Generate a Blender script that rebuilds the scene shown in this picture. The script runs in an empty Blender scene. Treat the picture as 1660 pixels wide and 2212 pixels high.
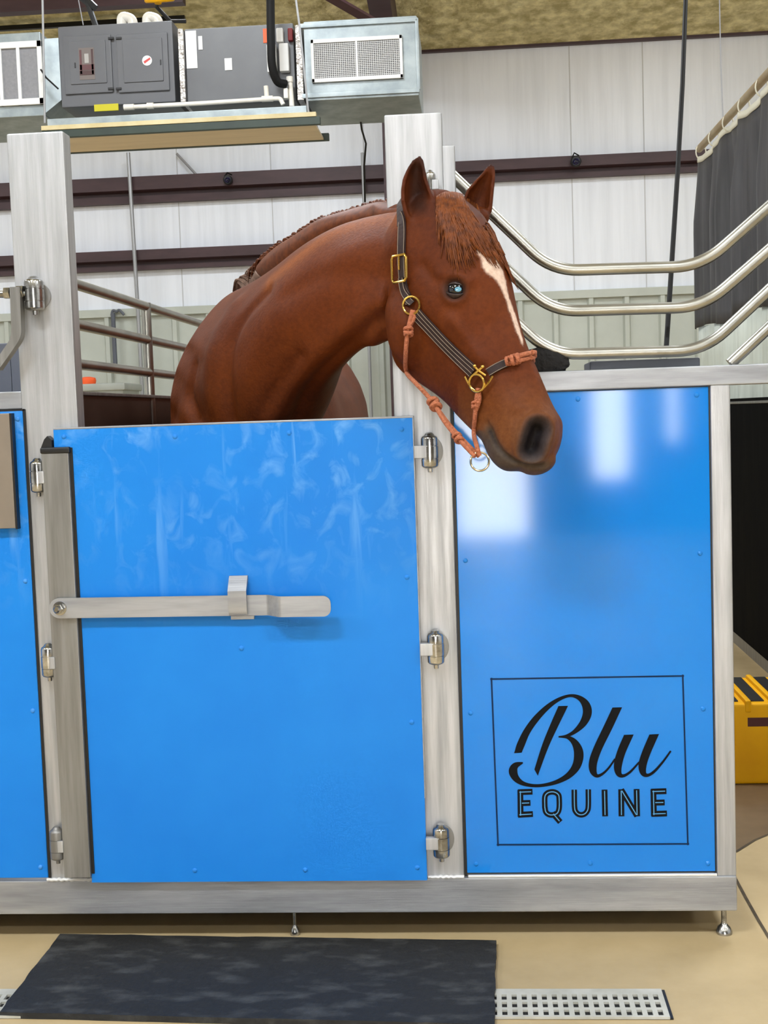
import bpy, bmesh, math, random
import numpy as np
from mathutils import Vector, Matrix, noise
from mathutils.bvhtree import BVHTree
random.seed(7); rng = np.random.default_rng(7)
SC = bpy.context.scene; COL = SC.collection
PI = math.pi
# ------------------------------------------------------------------ camera
FP, PITCH, YAW, ROLL, DIST, EYE = 2750.0, -0.076452, -0.074903, -0.034094, 2.986, 1.27
W0, H0 = 1660.0, 2212.0
FW = Vector((math.sin(YAW)*math.cos(PITCH), math.cos(YAW)*math.cos(PITCH), math.sin(PITCH)))
R0 = Vector((math.cos(YAW), -math.sin(YAW), 0)); U0 = R0.cross(FW)
RT = R0*math.cos(ROLL)+U0*math.sin(ROLL); UP = U0*math.cos(ROLL)-R0*math.sin(ROLL)
EYEP = Vector((0, -DIST, EYE))
def ray(x, y): return FW + RT*((x-830)/FP) + UP*((1106-y)/FP)
def at(x, y, Y=0.0):
    d = ray(x, y); return EYEP + d*((Y+DIST)/d.y)
def onz(x, y, z=0.0):
    d = ray(x, y); return EYEP + d*((z-EYE)/d.z)
def onx(x, y, X):
    d = ray(x, y); return EYEP + d*(X/d.x)
cd = bpy.data.cameras.new('camera'); cam = bpy.data.objects.new('camera', cd); COL.objects.link(cam)
cd.sensor_fit = 'HORIZONTAL'; cd.sensor_width = 36.0; cd.lens = 36.0*FP/W0; cd.clip_start = .05; cd.clip_end = 100
m = Matrix((RT, UP, -FW)).transposed().to_4x4(); m.translation = EYEP; cam.matrix_world = m
SC.camera = cam
# ------------------------------------------------------------------ materials
def srgb(c):
    return tuple(((v/255)/12.92 if v/255 <= .04045 else ((v/255+.055)/1.055)**2.4) for v in c)+(1,)
class NT:
    def __init__(s, m): s.t = m.node_tree; s.n = s.t.nodes; s.l = s.t.links
    def new(s, k, **kw):
        n = s.n.new(k)
        for a, b in kw.items(): setattr(n, a, b)
        return n
def mat(name, c, rough=.5, metal=0.0, c2=None, nscale=8.0, stretch=(1,1,1), namt=(.35,.65), detail=4.0,
        bump=0.0, bscale=40.0, bdist=.01, bstretch=(1,1,1), spec=.5, rough2=None, coat=0.0, vcol=None, ior=1.5, extra=None, sheen=0.0):
    m = bpy.data.materials.new(name); m.use_nodes = True; t = NT(m); b = t.n['Principled BSDF']
    b.inputs['Roughness'].default_value = rough; b.inputs['Metallic'].default_value = metal
    b.inputs['Specular IOR Level'].default_value = spec; b.inputs['IOR'].default_value = ior
    b.inputs['Coat Weight'].default_value = coat
    b.inputs['Sheen Weight'].default_value = sheen
    b.inputs['Base Color'].default_value = srgb(c)
    tc = t.new('ShaderNodeTexCoord')
    def mp(sc):
        q = t.new('ShaderNodeMapping'); q.inputs['Scale'].default_value = sc; t.l.new(tc.outputs['Object'], q.inputs['Vector']); return q
    last = None
    if c2 is not None or rough2 is not None:
        q = mp(stretch); n = t.new('ShaderNodeTexNoise'); n.inputs['Scale'].default_value = nscale; n.inputs['Detail'].default_value = detail
        n.inputs['Roughness'].default_value = .6
        t.l.new(q.outputs[0], n.inputs['Vector'])
        r = t.new('ShaderNodeMapRange'); r.inputs['From Min'].default_value = namt[0]; r.inputs['From Max'].default_value = namt[1]
        t.l.new(n.outputs['Fac'], r.inputs['Value'])
        if c2 is not None:
            x = t.new('ShaderNodeMix', data_type='RGBA'); x.inputs['A'].default_value = srgb(c); x.inputs['B'].default_value = srgb(c2)
            t.l.new(r.outputs[0], x.inputs['Factor']); last = x.outputs['Result']
            t.l.new(last, b.inputs['Base Color'])
        if rough2 is not None:
            x = t.new('ShaderNodeMapRange'); x.inputs['To Min'].default_value = rough; x.inputs['To Max'].default_value = rough2
            t.l.new(r.outputs[0], x.inputs['Value']); t.l.new(x.outputs[0], b.inputs['Roughness'])
    if vcol:
        a = t.new('ShaderNodeVertexColor', layer_name=vcol)
        if last is not None:
            x = t.new('ShaderNodeMix', data_type='RGBA', blend_type='MULTIPLY'); x.inputs['Factor'].default_value = 1
            t.l.new(a.outputs['Color'], x.inputs['A']); t.l.new(last, x.inputs['B']); t.l.new(x.outputs['Result'], b.inputs['Base Color'])
        else: t.l.new(a.outputs['Color'], b.inputs['Base Color'])
    if bump:
        q = mp(bstretch); n = t.new('ShaderNodeTexNoise'); n.inputs['Scale'].default_value = bscale; n.inputs['Detail'].default_value = 5
        t.l.new(q.outputs[0], n.inputs['Vector']); u = t.new('ShaderNodeBump'); u.inputs['Strength'].default_value = bump; u.inputs['Distance'].default_value = bdist
        t.l.new(n.outputs['Fac'], u.inputs['Height']); t.l.new(u.outputs[0], b.inputs['Normal'])
    if extra: extra(t, b, tc, last)
    return m

def door_scuffs(t, b, tc, last):
    # chalky scuffs rubbed into the paint of the upper half of the door
    def nz(scale, sc, lo, hi, det=8, dist=0.0):
        q = t.new('ShaderNodeMapping'); q.inputs['Scale'].default_value = sc; t.l.new(tc.outputs['Object'], q.inputs['Vector'])
        n = t.new('ShaderNodeTexNoise'); n.inputs['Scale'].default_value = scale; n.inputs['Detail'].default_value = det; n.inputs['Distortion'].default_value = dist
        t.l.new(q.outputs[0], n.inputs['Vector']); r = t.new('ShaderNodeMapRange'); r.inputs['From Min'].default_value = lo; r.inputs['From Max'].default_value = hi
        t.l.new(n.outputs['Fac'], r.inputs['Value']); return r.outputs[0]
    a1 = nz(20, (1, 1, .8), .50, .72, 14, .9); a2 = nz(30, (1, 1, .07), .60, .72, 4, .4); c = nz(3.4, (1, 1, .8), .33, .55, 4)
    am = t.new('ShaderNodeMath', operation='MAXIMUM'); t.l.new(a1, am.inputs[0]); t.l.new(a2, am.inputs[1]); a = am.outputs[0]
    s = t.new('ShaderNodeSeparateXYZ'); t.l.new(tc.outputs['Object'], s.inputs[0])
    h = t.new('ShaderNodeMapRange'); h.inputs['From Min'].default_value = .62; h.inputs['From Max'].default_value = 1.12; t.l.new(s.outputs['Z'], h.inputs['Value'])
    m1 = t.new('ShaderNodeMath', operation='MULTIPLY'); t.l.new(a, m1.inputs[0]); t.l.new(c, m1.inputs[1])
    m2 = t.new('ShaderNodeMath', operation='MULTIPLY'); t.l.new(m1.outputs[0], m2.inputs[0]); t.l.new(h.outputs[0], m2.inputs[1])
    m3 = t.new('ShaderNodeMath', operation='MULTIPLY'); m3.inputs[1].default_value = .4; t.l.new(m2.outputs[0], m3.inputs[0])
    x = t.new('ShaderNodeMix', data_type='RGBA'); t.l.new(m3.outputs[0], x.inputs['Factor']); t.l.new(last, x.inputs['A']); x.inputs['B'].default_value = srgb((150, 200, 240))
    t.l.new(x.outputs['Result'], b.inputs['Base Color'])
    r = t.new('ShaderNodeMapRange'); r.inputs['To Min'].default_value = .42; r.inputs['To Max'].default_value = .6; t.l.new(m2.outputs[0], r.inputs['Value']); t.l.new(r.outputs[0], b.inputs['Roughness'])

M = dict(
 blue=mat('blue_paint', (17,118,206), .075, c2=(24,126,212), nscale=1.5, ior=1.5, spec=.38),
 bluedoor=mat('blue_door_paint', (16,116,204), .42, c2=(24,126,212), nscale=1.8, spec=.25, extra=door_scuffs),
 steel=mat('brushed_steel', (192,193,195), .42, .68, c2=(154,155,156), nscale=5, stretch=(9,9,.45), namt=(.35,.7), rough2=.55, bump=.06, bscale=12, bstretch=(30,30,1)),
 steelh=mat('brushed_steel_beam', (174,176,180), .42, .7, c2=(134,136,140), nscale=4, stretch=(.6,6,5), namt=(.35,.7), rough2=.55, bump=.06, bscale=12, bstretch=(1,30,30)),
 tube=mat('satin_stainless', (176,174,166), .36, 1.0, c2=(150,149,142), nscale=6),
 chrome=mat('polished_steel', (196,196,194), .2, .95, c2=(128,127,124), nscale=30),
 darksteel=mat('weathered_steel', (146,145,142), .45, .6, c2=(122,120,116), nscale=5, stretch=(9,9,.5)),
 plate=mat('grey_brown_plate', (140,128,114), .45, .3, c2=(126,116,104), nscale=4),
 weld=mat('bright_weld', (222,222,220), .4, .4),
 black=mat('black_rubber_trim_and_gap_shadow', (14,14,15), .45),
 brown=mat('dark_brown_board', (52,42,36), .35, c2=(40,31,26), nscale=6),
 rubber=mat('rubber_mat', (26,26,26), .66, c2=(74,74,72), nscale=9, stretch=(1,2.2,1), namt=(.5,.78), detail=15, bump=.6, bscale=28, rough2=.5),
 blackwall=mat('black_board', (7,7,8), .7, c2=(14,14,16), nscale=9, stretch=(1,1,.2), rough2=.8, spec=.03),
 concrete=mat('sealed_concrete', (192,170,130), .42, c2=(168,147,108), nscale=1.6, namt=(.35,.68), detail=7, rough2=.6, bump=.03, bscale=60),
 crack=mat('floor_joint', (84,72,54), .9, c2=(60,52,40), nscale=20),
 wall=mat('white_vinyl_insulation', (238,242,250), .34, c2=(228,232,240), nscale=2.2, stretch=(6,1,.3), namt=(.4,.66), bump=.35, bscale=2.4, bstretch=(7,1,.55)),
 wainscot=mat('grey_metal_wainscot', (190,195,186), .45, c2=(182,187,178), nscale=3),
 maroon=mat('maroon_painted_steel', (70,46,50), .5, c2=(58,36,40), nscale=3, stretch=(1,4,4)),
 foam=mat('spray_foam', (240,230,182), .9, c2=(176,164,116), nscale=9, namt=(.34,.62), detail=10, bump=1.0, bscale=6, bstretch=(1,.7,1), bdist=.09),  # darker tone stands in for shade between the lumps
 galv=mat('galvanised_sheet', (166,175,177), .36, .6, c2=(142,152,156), nscale=9, detail=6, rough2=.45),
 greycab=mat('grey_cabinet_paint', (98,99,103), .4, c2=(92,93,97), nscale=3),
 greycab2=mat('dark_grey_cabinet_paint', (96,97,100), .38, .15, c2=(104,105,107), nscale=3),
 foil=mat('foil_tape', (206,204,200), .25, .9, c2=(150,144,140), nscale=38, bump=.9, bscale=60),
 white=mat('white_enamel', (236,236,234), .4, c2=(226,226,224), nscale=5),
 pvc=mat('white_pvc', (238,235,226), .35, c2=(226,220,208), nscale=10),
 grille=mat('grey_filter', (138,138,142), .6, c2=(128,128,132), nscale=60),
 slot=mat('dark_slot', (40,40,42), .6),
 pan=mat('tan_pan_underside', (232,216,190), .6, c2=(218,202,176), nscale=4, stretch=(.4,3,1)),
 pangreen=mat('dark_green_trim', (48,62,52), .45, c2=(40,52,46), nscale=6),
 panyellow=mat('yellowed_trim', (214,200,158), .45, c2=(196,178,128), nscale=6),
 yellow=mat('yellow_plastic', (228,168,0), .5, spec=.2, c2=(218,156,0), nscale=5),
 yellowtag=mat('yellow_tag', (190,180,20), .6),
 orange=mat('orange_plastic', (250,96,36), .5),
 red=mat('dull_red', (120,26,28), .6),
 darkred=mat('dark_red_slot', (70,14,10), .6),
 paper=mat('white_label', (240,240,238), .6), 
 curtain=mat('dark_mesh_fabric', (58,58,61), .5, c2=(78,77,80), nscale=5, stretch=(1,5,.3), bump=.05, bscale=200),
 skirt=mat('pale_vinyl', (196,202,192), .4, c2=(214,220,210), nscale=5, stretch=(1,6,.4)),
 rod=mat('weathered_pole', (172,160,132), .5, c2=(150,126,92), nscale=4, stretch=(1,.6,1)),
 tie=mat('cream_cord', (226,222,204), .7),
 cable=mat('black_cable', (17,17,18), .6, spec=.25), wire=mat('pale_wire', (160,160,164), .5, .4),
 conduit=mat('grey_conduit', (165,166,168), .4, .5),
 leather=mat('brown_leather', (50,35,33), .5, spec=.25, c2=(38,26,25), nscale=25, bump=.15, bscale=120),
 stitch=mat('pale_stitching', (146,130,112), .7),
 rope=mat('salmon_rope', (186,112,78), .85, c2=(154,88,58), nscale=160, bump=.6, bscale=220),
 brass=mat('brass', (216,180,96), .25, 1.0, c2=(190,152,76), nscale=20),
 ring=mat('nickel_ring', (190,176,146), .22, 1.0),
 ink=mat('black_vinyl_lettering', (8,10,14), .5, spec=.12), inkblue=mat('navy_border_line', (6,38,74), .5, spec=.15), inline=mat('blue_inline', (84,150,200), .5, spec=.2),
 lens=mat('blue_black_lens', (8,8,22), .12, c2=(20,16,70), nscale=40),
 greybox=mat('slate_grey_box', (92,96,106), .5, c2=(84,88,98), nscale=3),
 greybin=mat('pale_grey_bin', (168,172,166), .6, c2=(158,162,156), nscale=6),
 fur=mat('black_fleece', (22,20,20), .9, bump=.8, bscale=90),
)
# ------------------------------------------------------------------ mesh helpers
def bmn(): return bmesh.new()
def box(bm, lo, hi, bevel=0.0, seg=2):
    lo, hi = Vector(lo), Vector(hi)
    r = bmesh.ops.create_cube(bm, size=1.0); vs = r['verts']; c = (lo+hi)/2; s = hi-lo
    for v in vs: v.co = Vector((v.co.x*s.x, v.co.y*s.y, v.co.z*s.z))+c
    if bevel > 0:
        es = list({e for v in vs for e in v.link_edges})
        bmesh.ops.bevel(bm, geom=es, offset=min(bevel, min(abs(a) for a in s)*.45), segments=seg, affect='EDGES', profile=.5)
def frame_of(d):
    d = d.normalized(); a = Vector((0,0,1)) if abs(d.z) < .9 else Vector((1,0,0))
    u = d.cross(a).normalized(); return d, u, d.cross(u).normalized()
def loft(bm, rings, caps=True, closed=True):
    R = [[bm.verts.new(p) for p in r] for r in rings]; n = len(R[0])
    for a, b in zip(R[:-1], R[1:]):
        for i in range(n if closed else n-1):
            j = (i+1) % n
            try: bm.faces.new((a[i], a[j], b[j], b[i]))
            except ValueError: pass
    if caps and closed:
        bm.faces.new(list(reversed(R[0]))); bm.faces.new(R[-1])
    return R
def catmull(pts, n=8, closed=False):
    P = [np.array(p, float) for p in pts]; out = []; N = len(P)
    rngi = range(N) if closed else range(N-1)
    for i in rngi:
        p0 = P[(i-1) % N] if closed or i > 0 else 2*P[0]-P[1]
        p1 = P[i]; p2 = P[(i+1) % N]
        p3 = P[(i+2) % N] if closed or i+2 < N else 2*P[-1]-P[-2]
        for k in range(n):
            t = k/n; out.append(.5*((2*p1)+(-p0+p2)*t+(2*p0-5*p1+4*p2-p3)*t*t+(-p0+3*p1-3*p2+p3)*t**3))
    if not closed: out.append(P[-1])
    return out
def tube(bm, pts, r, n=12, caps=True, closed=False):
    pts = [Vector(p) for p in pts]; N = len(pts); rad = r if isinstance(r, (list, tuple)) else [r]*N
    tan = []
    for i in range(N):
        a = pts[(i-1) % N] if closed or i > 0 else pts[i]; b = pts[(i+1) % N] if closed or i < N-1 else pts[i]
        tan.append((b-a).normalized())
    d, u, v = frame_of(tan[0]); rings = []
    for i in range(N):
        u = (u-tan[i]*u.dot(tan[i])).normalized(); v = tan[i].cross(u)
        rings.append([pts[i]+(u*math.cos(2*PI*k/n)+v*math.sin(2*PI*k/n))*rad[i] for k in range(n)])
    if closed: rings.append(rings[0]); loft(bm, rings, False); bmesh.ops.remove_doubles(bm, verts=bm.verts, dist=1e-6)
    else: loft(bm, rings, caps)
def cyl(bm, a, b, r, n=20, r2=None): tube(bm, [a, b], [r, r if r2 is None else r2], n)
def lathe(bm, base, axis, prof, n=20):
    d, u, v = frame_of(Vector(axis)); base = Vector(base)
    loft(bm, [[base+d*h+(u*math.cos(2*PI*k/n)+v*math.sin(2*PI*k/n))*max(r, 1e-4) for k in range(n)] for h, r in prof])
def prism(bm, poly, axis_vec):
    a = [bm.verts.new(Vector(p)) for p in poly]; b = [bm.verts.new(Vector(p)+Vector(axis_vec)) for p in poly]; n = len(a)
    bm.faces.new(a); bm.faces.new(list(reversed(b)))
    for i in range(n): bm.faces.new((a[i], b[i], b[(i+1) % n], a[(i+1) % n]))
def torus(bm, c, nrm, R, r, n=28, k=8, sy=1.0):
    d, u, v = frame_of(Vector(nrm)); c = Vector(c)
    tube(bm, [c+u*R*math.cos(2*PI*i/n)+v*R*sy*math.sin(2*PI*i/n) for i in range(n)], r, k, closed=True)
def rpath(pts, rad, n=8):
    """polyline with rounded corners"""
    pts = [Vector(p) for p in pts]; out = [pts[0]]
    for a, b, c in zip(pts[:-2], pts[1:-1], pts[2:]):
        d1 = (a-b).normalized(); d2 = (c-b).normalized(); L = min(rad, (a-b).length*.45, (c-b).length*.45)
        p, q = b+d1*L, b+d2*L
        for i in range(n+1):
            t = i/n; out.append(p*(1-t)**2+b*2*t*(1-t)+q*t*t)
    out.append(pts[-1]); return out
def root_of(p):
    while p.parent: p = p.parent
    return p
def obj(name, bm, m, parent=None, smooth=None, label=None, angle=35):
    off = root_of(parent).location if parent else Vector((0,0,0))
    bmesh.ops.recalc_face_normals(bm, faces=bm.faces)
    if off.length: bmesh.ops.translate(bm, verts=bm.verts, vec=-off)
    me = bpy.data.meshes.new(name); bm.to_mesh(me); bm.free()
    o = bpy.data.objects.new(name, me); COL.objects.link(o)
    me.materials.append(M[m] if isinstance(m, str) else m)
    if smooth is not False:
        me.polygons.foreach_set('use_smooth', [True]*len(me.polygons))
        me.set_sharp_from_angle(angle=math.radians(angle))
        if angle == 35:
            wn = o.modifiers.new('weighted', 'WEIGHTED_NORMAL'); wn.keep_sharp = True; wn.weight = 90
    if parent: o.parent = parent
    if label: o['label'] = label
    return o
def thing(name, label, cat, loc=(0,0,0), group=None):
    o = bpy.data.objects.new(name, None); COL.objects.link(o); o.location = loc; o.empty_display_size = .1
    o['label'] = label; o['category'] = cat
    if group: o['group'] = group
    return o
def tag(o, label, cat, group=None):
    o['label'] = label; o['category'] = cat
    if group: o['group'] = group
    return o
def struct(name, bm, m, **k):
    o = obj(name, bm, m, **k); o['kind'] = 'structure'; return o
def dup(o, parent, dloc, copy_children=True):
    c = o.copy(); COL.objects.link(c); c.parent = parent; c.location = Vector(o.location)+Vector(dloc)
    for ch in o.children:
        d = ch.copy(); COL.objects.link(d); d.parent = c
    return c
def rivets(parent, spots, Y, m):
    """domed fixings, all copies of the first"""
    first = None; p0 = None
    for (x, y) in spots:
        p = at(x, y, Y)
        if first is None:
            b = bmn(); lathe(b, p, (0,-1,0), [(0,.0058),(.001,.0058),(.0026,.0042),(.0032,.0015)], 12)
            first = obj('rivet', b, m, parent); p0 = p
        else: dup(first, parent, p-p0)
# ------------------------------------------------------------------ room
YB, XL, XR, YF = 8.27, -9.0, 9.0, -10.0
EZ = 4.37; RIDGE = -.9; SL = .17
def roofz(Y): return EZ+SL*(YB-Y) if Y > RIDGE else EZ+SL*(YB-RIDGE)-SL*(RIDGE-Y)
b = bmn(); box(b, (XL,YF,-.1), (XR,YB,0)); struct('floor', b, 'concrete')
b = bmn()
for i, (y0, y1) in enumerate(((YF, RIDGE), (RIDGE, YB))):
    prism(b, [(XL,y0,roofz(y0)),(XL,y1,roofz(y1)),(XL,y1,roofz(y1)+.15),(XL,y0,roofz(y0)+.15)], (XR-XL,0,0))
struct('ceiling', b, 'foam')
b = bmn(); box(b, (XL,YB,0), (XR,YB+.12,EZ+.1)); struct('wall_back', b, 'wall')
for nm, x in (('wall_left', XL-.12), ('wall_right', XR)):
    b = bmn(); prism(b, [(x,YF,0),(x,YB,0),(x,YB,EZ+.1),(x,RIDGE,roofz(RIDGE)+.1),(x,YF,roofz(YF)+.1)], (.12,0,0)); struct(nm, b, 'wall')
# front wall behind the camera, with the open barn doors that shine in the blue panel
b = bmn(); hz = roofz(YF)+.1
OP = [(-.24,.5,0,2.6), (1.17,1.52,.55,2.3), (1.92,2.03,.9,2.2)]
xs = sorted({XL, XR, *[o[0] for o in OP], *[o[1] for o in OP]})
for x0, x1 in zip(xs[:-1], xs[1:]):
    o = next((o for o in OP if o[0] <= x0+1e-6 and o[1] >= x1-1e-6), None)
    if o:
        if o[2] > 0: box(b, (x0,YF-.12,0), (x1,YF,o[2]))
        box(b, (x0,YF-.12,o[3]), (x1,YF,hz))
    else: box(b, (x0,YF-.12,0), (x1,YF,hz))
struct('wall_front', b, mat('dark_metal_cladding', (66,68,72), .6, c2=(58,60,64), nscale=3))
# vertical seams of the insulation facing on the back wall
b = bmn()
for px, py in ((1232,200),(785,300),(388,480),(1390,200),(590,480)):
    x = at(px, py, YB).x; box(b, (x-.004,YB-.004,0), (x+.004,YB,EZ))
struct('trim_9', b, mat('pale_seam', (196,197,200), .5))
def girt(name, xa, xb, z0, z1):
    b = bmn(); h = z1-z0; zm = z0+h*.42
    prof = [(YB,z0),(YB-.06,z0),(YB-.06,z0+.012),(YB-.045,zm-.01),(YB-.045,zm),(YB-.2,zm),(YB-.2,z1-.05),(YB-.2,z1),(YB,z1)]
    prof = [(YB,z0),(YB-.075,z0),(YB-.075,zm-.03),(YB-.05,zm-.03),(YB-.05,zm),(YB-.14,zm+.01),(YB-.14,z1),(YB,z1)]
    prism(b, [(xa,y,z) for y, z in prof], (xb-xa,0,0)); return struct(name, b, 'maroon')
xc = at(855, 300, YB).x
g1t = at(1200,345,YB).z; g1b = at(1200,388,YB).z
girt('trim_1', xc, XR, g1b, g1t)
girt('trim_2', XL, xc, at(500,432,YB).z, at(500,378,YB).z)
girt('trim_3', XL, xc, at(400,581,YB).z, at(400,540,YB).z)
# eave strut, column and roof steel
zt = at(1300,88,YB).z
b = bmn(); box(b, (XL,YB-.05,zt-.028), (XR,YB,zt+.014)); struct('trim_4', b, 'maroon')
b = bmn(); box(b, (XL,YB-.09,zt+.012), (XR,YB-.0,zt+.05), .01); struct('trim_10', b, 'foam')
b = bmn(); box(b, (xc-.09,YB-.36,0), (xc+.09,YB-.2,EZ+.05)); struct('trim_5', b, 'maroon')
pA, pB = at(724,0,5.6), at(806,47,5.75)
b = bmn(); tube(b, [pA+(pA-pB)*1.2, pB+(pB-pA)*.4], .035, 4); struct('trim_6', b, 'maroon')
b = bmn(); ya, yb = RIDGE, YB-.2
prism(b, [(xc-.085,ya,roofz(ya)-.34),(xc-.085,yb,roofz(yb)-.34),(xc-.085,yb,roofz(yb)+.02),(xc-.085,ya,roofz(ya)+.02)], (.17,0,0)); struct('trim_14', b, 'maroon')
for nm, py, m_, r in (('trim_7', 17, 'maroon', .05), ('trim_8', 62, 'black', .018)):
    p = at(0, py, 6.6 if nm == 'trim_7' else 7.3); b = bmn(); box(b, (XL,p.y-r,p.z-r), (at(400,46,p.y).x,p.y+r,roofz(p.y)+.02 if nm == 'trim_7' else p.z+r)); struct(nm, b, m_)
# ribbed metal wainscot
wz = at(1300,626,YB).z; x_rib = at(1278,720,YB).x; pitch = .305
b = bmn(); prof = []; k0 = int((XL-x_rib)/pitch)
for k in range(k0, int((XR-x_rib)/pitch)):
    x = x_rib+k*pitch; prof += [(x-.034,0),(x-.018,-.036),(x+.018,-.036),(x+.034,0)]
prof = [(XL,0)]+[q for q in prof if q[0] > XL]+[(XR,0)]
v0 = [b.verts.new((x,YB-.02+d,0)) for x, d in prof]; v1 = [b.verts.new((x,YB-.02+d,wz-.06)) for x, d in prof]
for i in range(len(prof)-1): b.faces.new((v0[i],v0[i+1],v1[i+1],v1[i]))
struct('trim_11', b, 'wainscot', smooth=False)
b = bmn(); box(b, (XL,YB-.065,wz-.07), (XR,YB,wz), .004); struct('trim_12', b, 'wainscot')
# floor joints
b = bmn()
for pts in ([(1588,1895),(1612,1940),(1640,1990),(1700,2090)], [(1560,1853),(1592,1840),(1632,1815),(1720,1778)]):
    P = [onz(*q) for q in pts]
    for a, c in zip(P[:-1], P[1:]):
        s = (c-a).cross(Vector((0,0,1))).normalized()*.004; vs = [b.verts.new(q+Vector((0,0,.0015))) for q in (a-s,a+s,c+s,c-s)]; b.faces.new(vs)
struct('trim_13', b, 'crack')
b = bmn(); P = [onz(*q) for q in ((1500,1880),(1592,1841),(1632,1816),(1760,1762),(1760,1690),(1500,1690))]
vs = [b.verts.new(q+Vector((0,0,.001))) for q in P]; b.faces.new(vs); struct('floor_shade_patch', b, mat('shaded_concrete', (118,98,72), .5, c2=(100,80,56), nscale=4))  # shadow in front of the step, painted as a darker floor patch
# ------------------------------------------------------------------ stall frame
def AX(x, y, Y=0.): return at(x, y, Y).x
def AZ(x, y, Y=0.): return at(x, y, Y).z
PD = .055
fr = thing('stall_frame', 'brushed steel welded frame with tall square posts around the blue stall front', 'stall frame', (-.25,0,0))
LPX = (-1.086, AX(136,287)); MPX = (-.193, -.0605); RPX = (.5375, .583)
BZ0, BZ1 = .0697, .155
pt = at(832,248).z; 
for (x0, x1), zt_, lb in ((LPX, at(70,286).z, 'tall left steel post'), (MPX, pt, 'tall middle steel post'), (RPX, 1.312, 'short right steel post')):
    b = bmn(); box(b, (x0,0,BZ1-.002), (x1,PD,zt_), .004); obj('post', b, 'steel', fr, label=lb)
b = bmn(); box(b, (-2.4,-.004,BZ0), (RPX[1],.09,BZ1), .004); obj('bottom_beam', b, 'steelh', fr)
b = bmn(); box(b, (MPX[1]-.002,-.002,1.3105), (1.35,PD,1.3565), .004); obj('top_rail', b, 'steelh', fr)
b = bmn(); box(b, (1.304,0,0), (1.35,PD,1.312), .004); obj('post', b, 'steel', fr, label='short steel post at the far end of the top rail')
for (x0, x1) in ((LPX[0],LPX[1]), (MPX[0]+.045,MPX[1])):       # weld beads at the post feet
    b = bmn(); n = int((x1-x0)/.006)
    tube(b, [(x0+(x1-x0)*i/n, -.004+.001*math.sin(i*1.7), BZ1+.003+.0012*math.sin(i*2.9)) for i in range(n+1)], .0045, 8); obj('weld_bead', b, 'weld', fr)
b = bmn(); box(b, (-2.4,.09,BZ0+.02), (RPX[1],2.95,.125)); obj('floor_plate', b, 'black', fr)
b = bmn(); box(b, (RPX[0],.09,BZ0), (RPX[1],2.95,BZ1), .004); obj('side_beam', b, 'steel', fr)
for px, sc in ((1565,1.0), (637,.62)):                          # levelling feet
    X = at(px,1995,.035).x; b = bmn()
    lathe(b, (X,.035,0), (0,0,1), [(0,.019*sc),(.006,.0195*sc),(.016,.015*sc),(.022,.009*sc),(.027,.0065*sc),(.04,.0055*sc+.001),(BZ0+.01,.0055*sc+.001)], 20)
    obj('levelling_foot', b, 'chrome', fr)
    if sc == 1.0:
        for dx in (2.6,): pass
for X, Y in ((X_, Y_) for X_ in (-2.0,-.5,.55) for Y_ in (1.5,2.85)):
    b = bmn(); lathe(b, (X,Y,0), (0,0,1), [(0,.02),(.016,.015),(.027,.0065),(BZ0+.03,.0065)], 12); obj('levelling_foot', b, 'chrome', fr)
# hinge builder: barrel with domed caps, grub screw below; leaf on one side
def hinge(parent, c, w, h, leaf=0, name='hinge', m='chrome', leafz=.0):
    b = bmn(); r = w/2; z0 = -h/2
    prof = [(0,.28*r),(.10*h,.3*r),(.1*h,.55*r),(.13*h,.86*r),(.17*h,.98*r),(.33*h,r),(.335*h,.93*r),(.35*h,.93*r),(.355*h,1.02*r),(.65*h,1.02*r),(.655*h,.93*r),(.67*h,.93*r),(.675*h,r),(.85*h,.98*r),(.9*h,.86*r),(.93*h,.6*r),(.97*h,.5*r),(h,.3*r)]
    lathe(b, Vector(c)+Vector((0,0,z0)), (0,0,1), prof, 24)
    o = obj(name, b, m, parent)
    if leaf:
        b = bmn(); x0, x1 = (c[0]-abs(leaf), c[0]-.2*r) if leaf < 0 else (c[0]+.2*r, c[0]+leaf)
        box(b, (x0,c[1]-r*.95,c[2]+leafz-h*.16), (x1,c[1]-r*.2,c[2]+leafz+h*.16), .002); obj('hinge_leaf', b, 'steel', o)
    return o
# ------------------------------------------------------------------ right blue panel with logo
fp = thing('front_panel', 'glossy blue fixed panel with black script lettering, right of the middle post', 'panel', (.24,0,.16))
PY = .006
px0, px1, pz0, pz1 = -.0535, .5345, .1635, 1.3085
b = bmn(); box(b, (px0,PY,pz0), (px1,PY+.012,pz1), .0015); sh = obj('sheet', b, 'blue', fp)
b = bmn()
for lo, hi in (((MPX[1],PY+.001,BZ1),(px0,PY+.02,1.31)), ((px1,PY+.001,BZ1),(RPX[0],PY+.02,1.31)), ((px0,PY+.001,1.3085),(px1,PY+.02,1.3105)), ((px0,PY+.001,BZ1+.006),(px1,PY+.02,pz0))): box(b, lo, hi)
obj('dark_gap_strip', b, 'black', fp)  # black strips stand in for the dark of the open gaps
b = bmn(); box(b, (px0+.002,-.003,BZ1-.001), (RPX[0],.004,BZ1+.006), .002); obj('sill_bead', b, 'weld', fp)
rivets(sh, [(1249,862),(1506,853),(1006,1211),(1513,1195),(1017,1540),(1520,1531),(1029,1866),(1276,1864),(1530,1865)], PY, 'blue')
def LP(x, y, lift): return at(1020+x/3.192, 1420+y/3.192, PY-lift)
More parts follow.
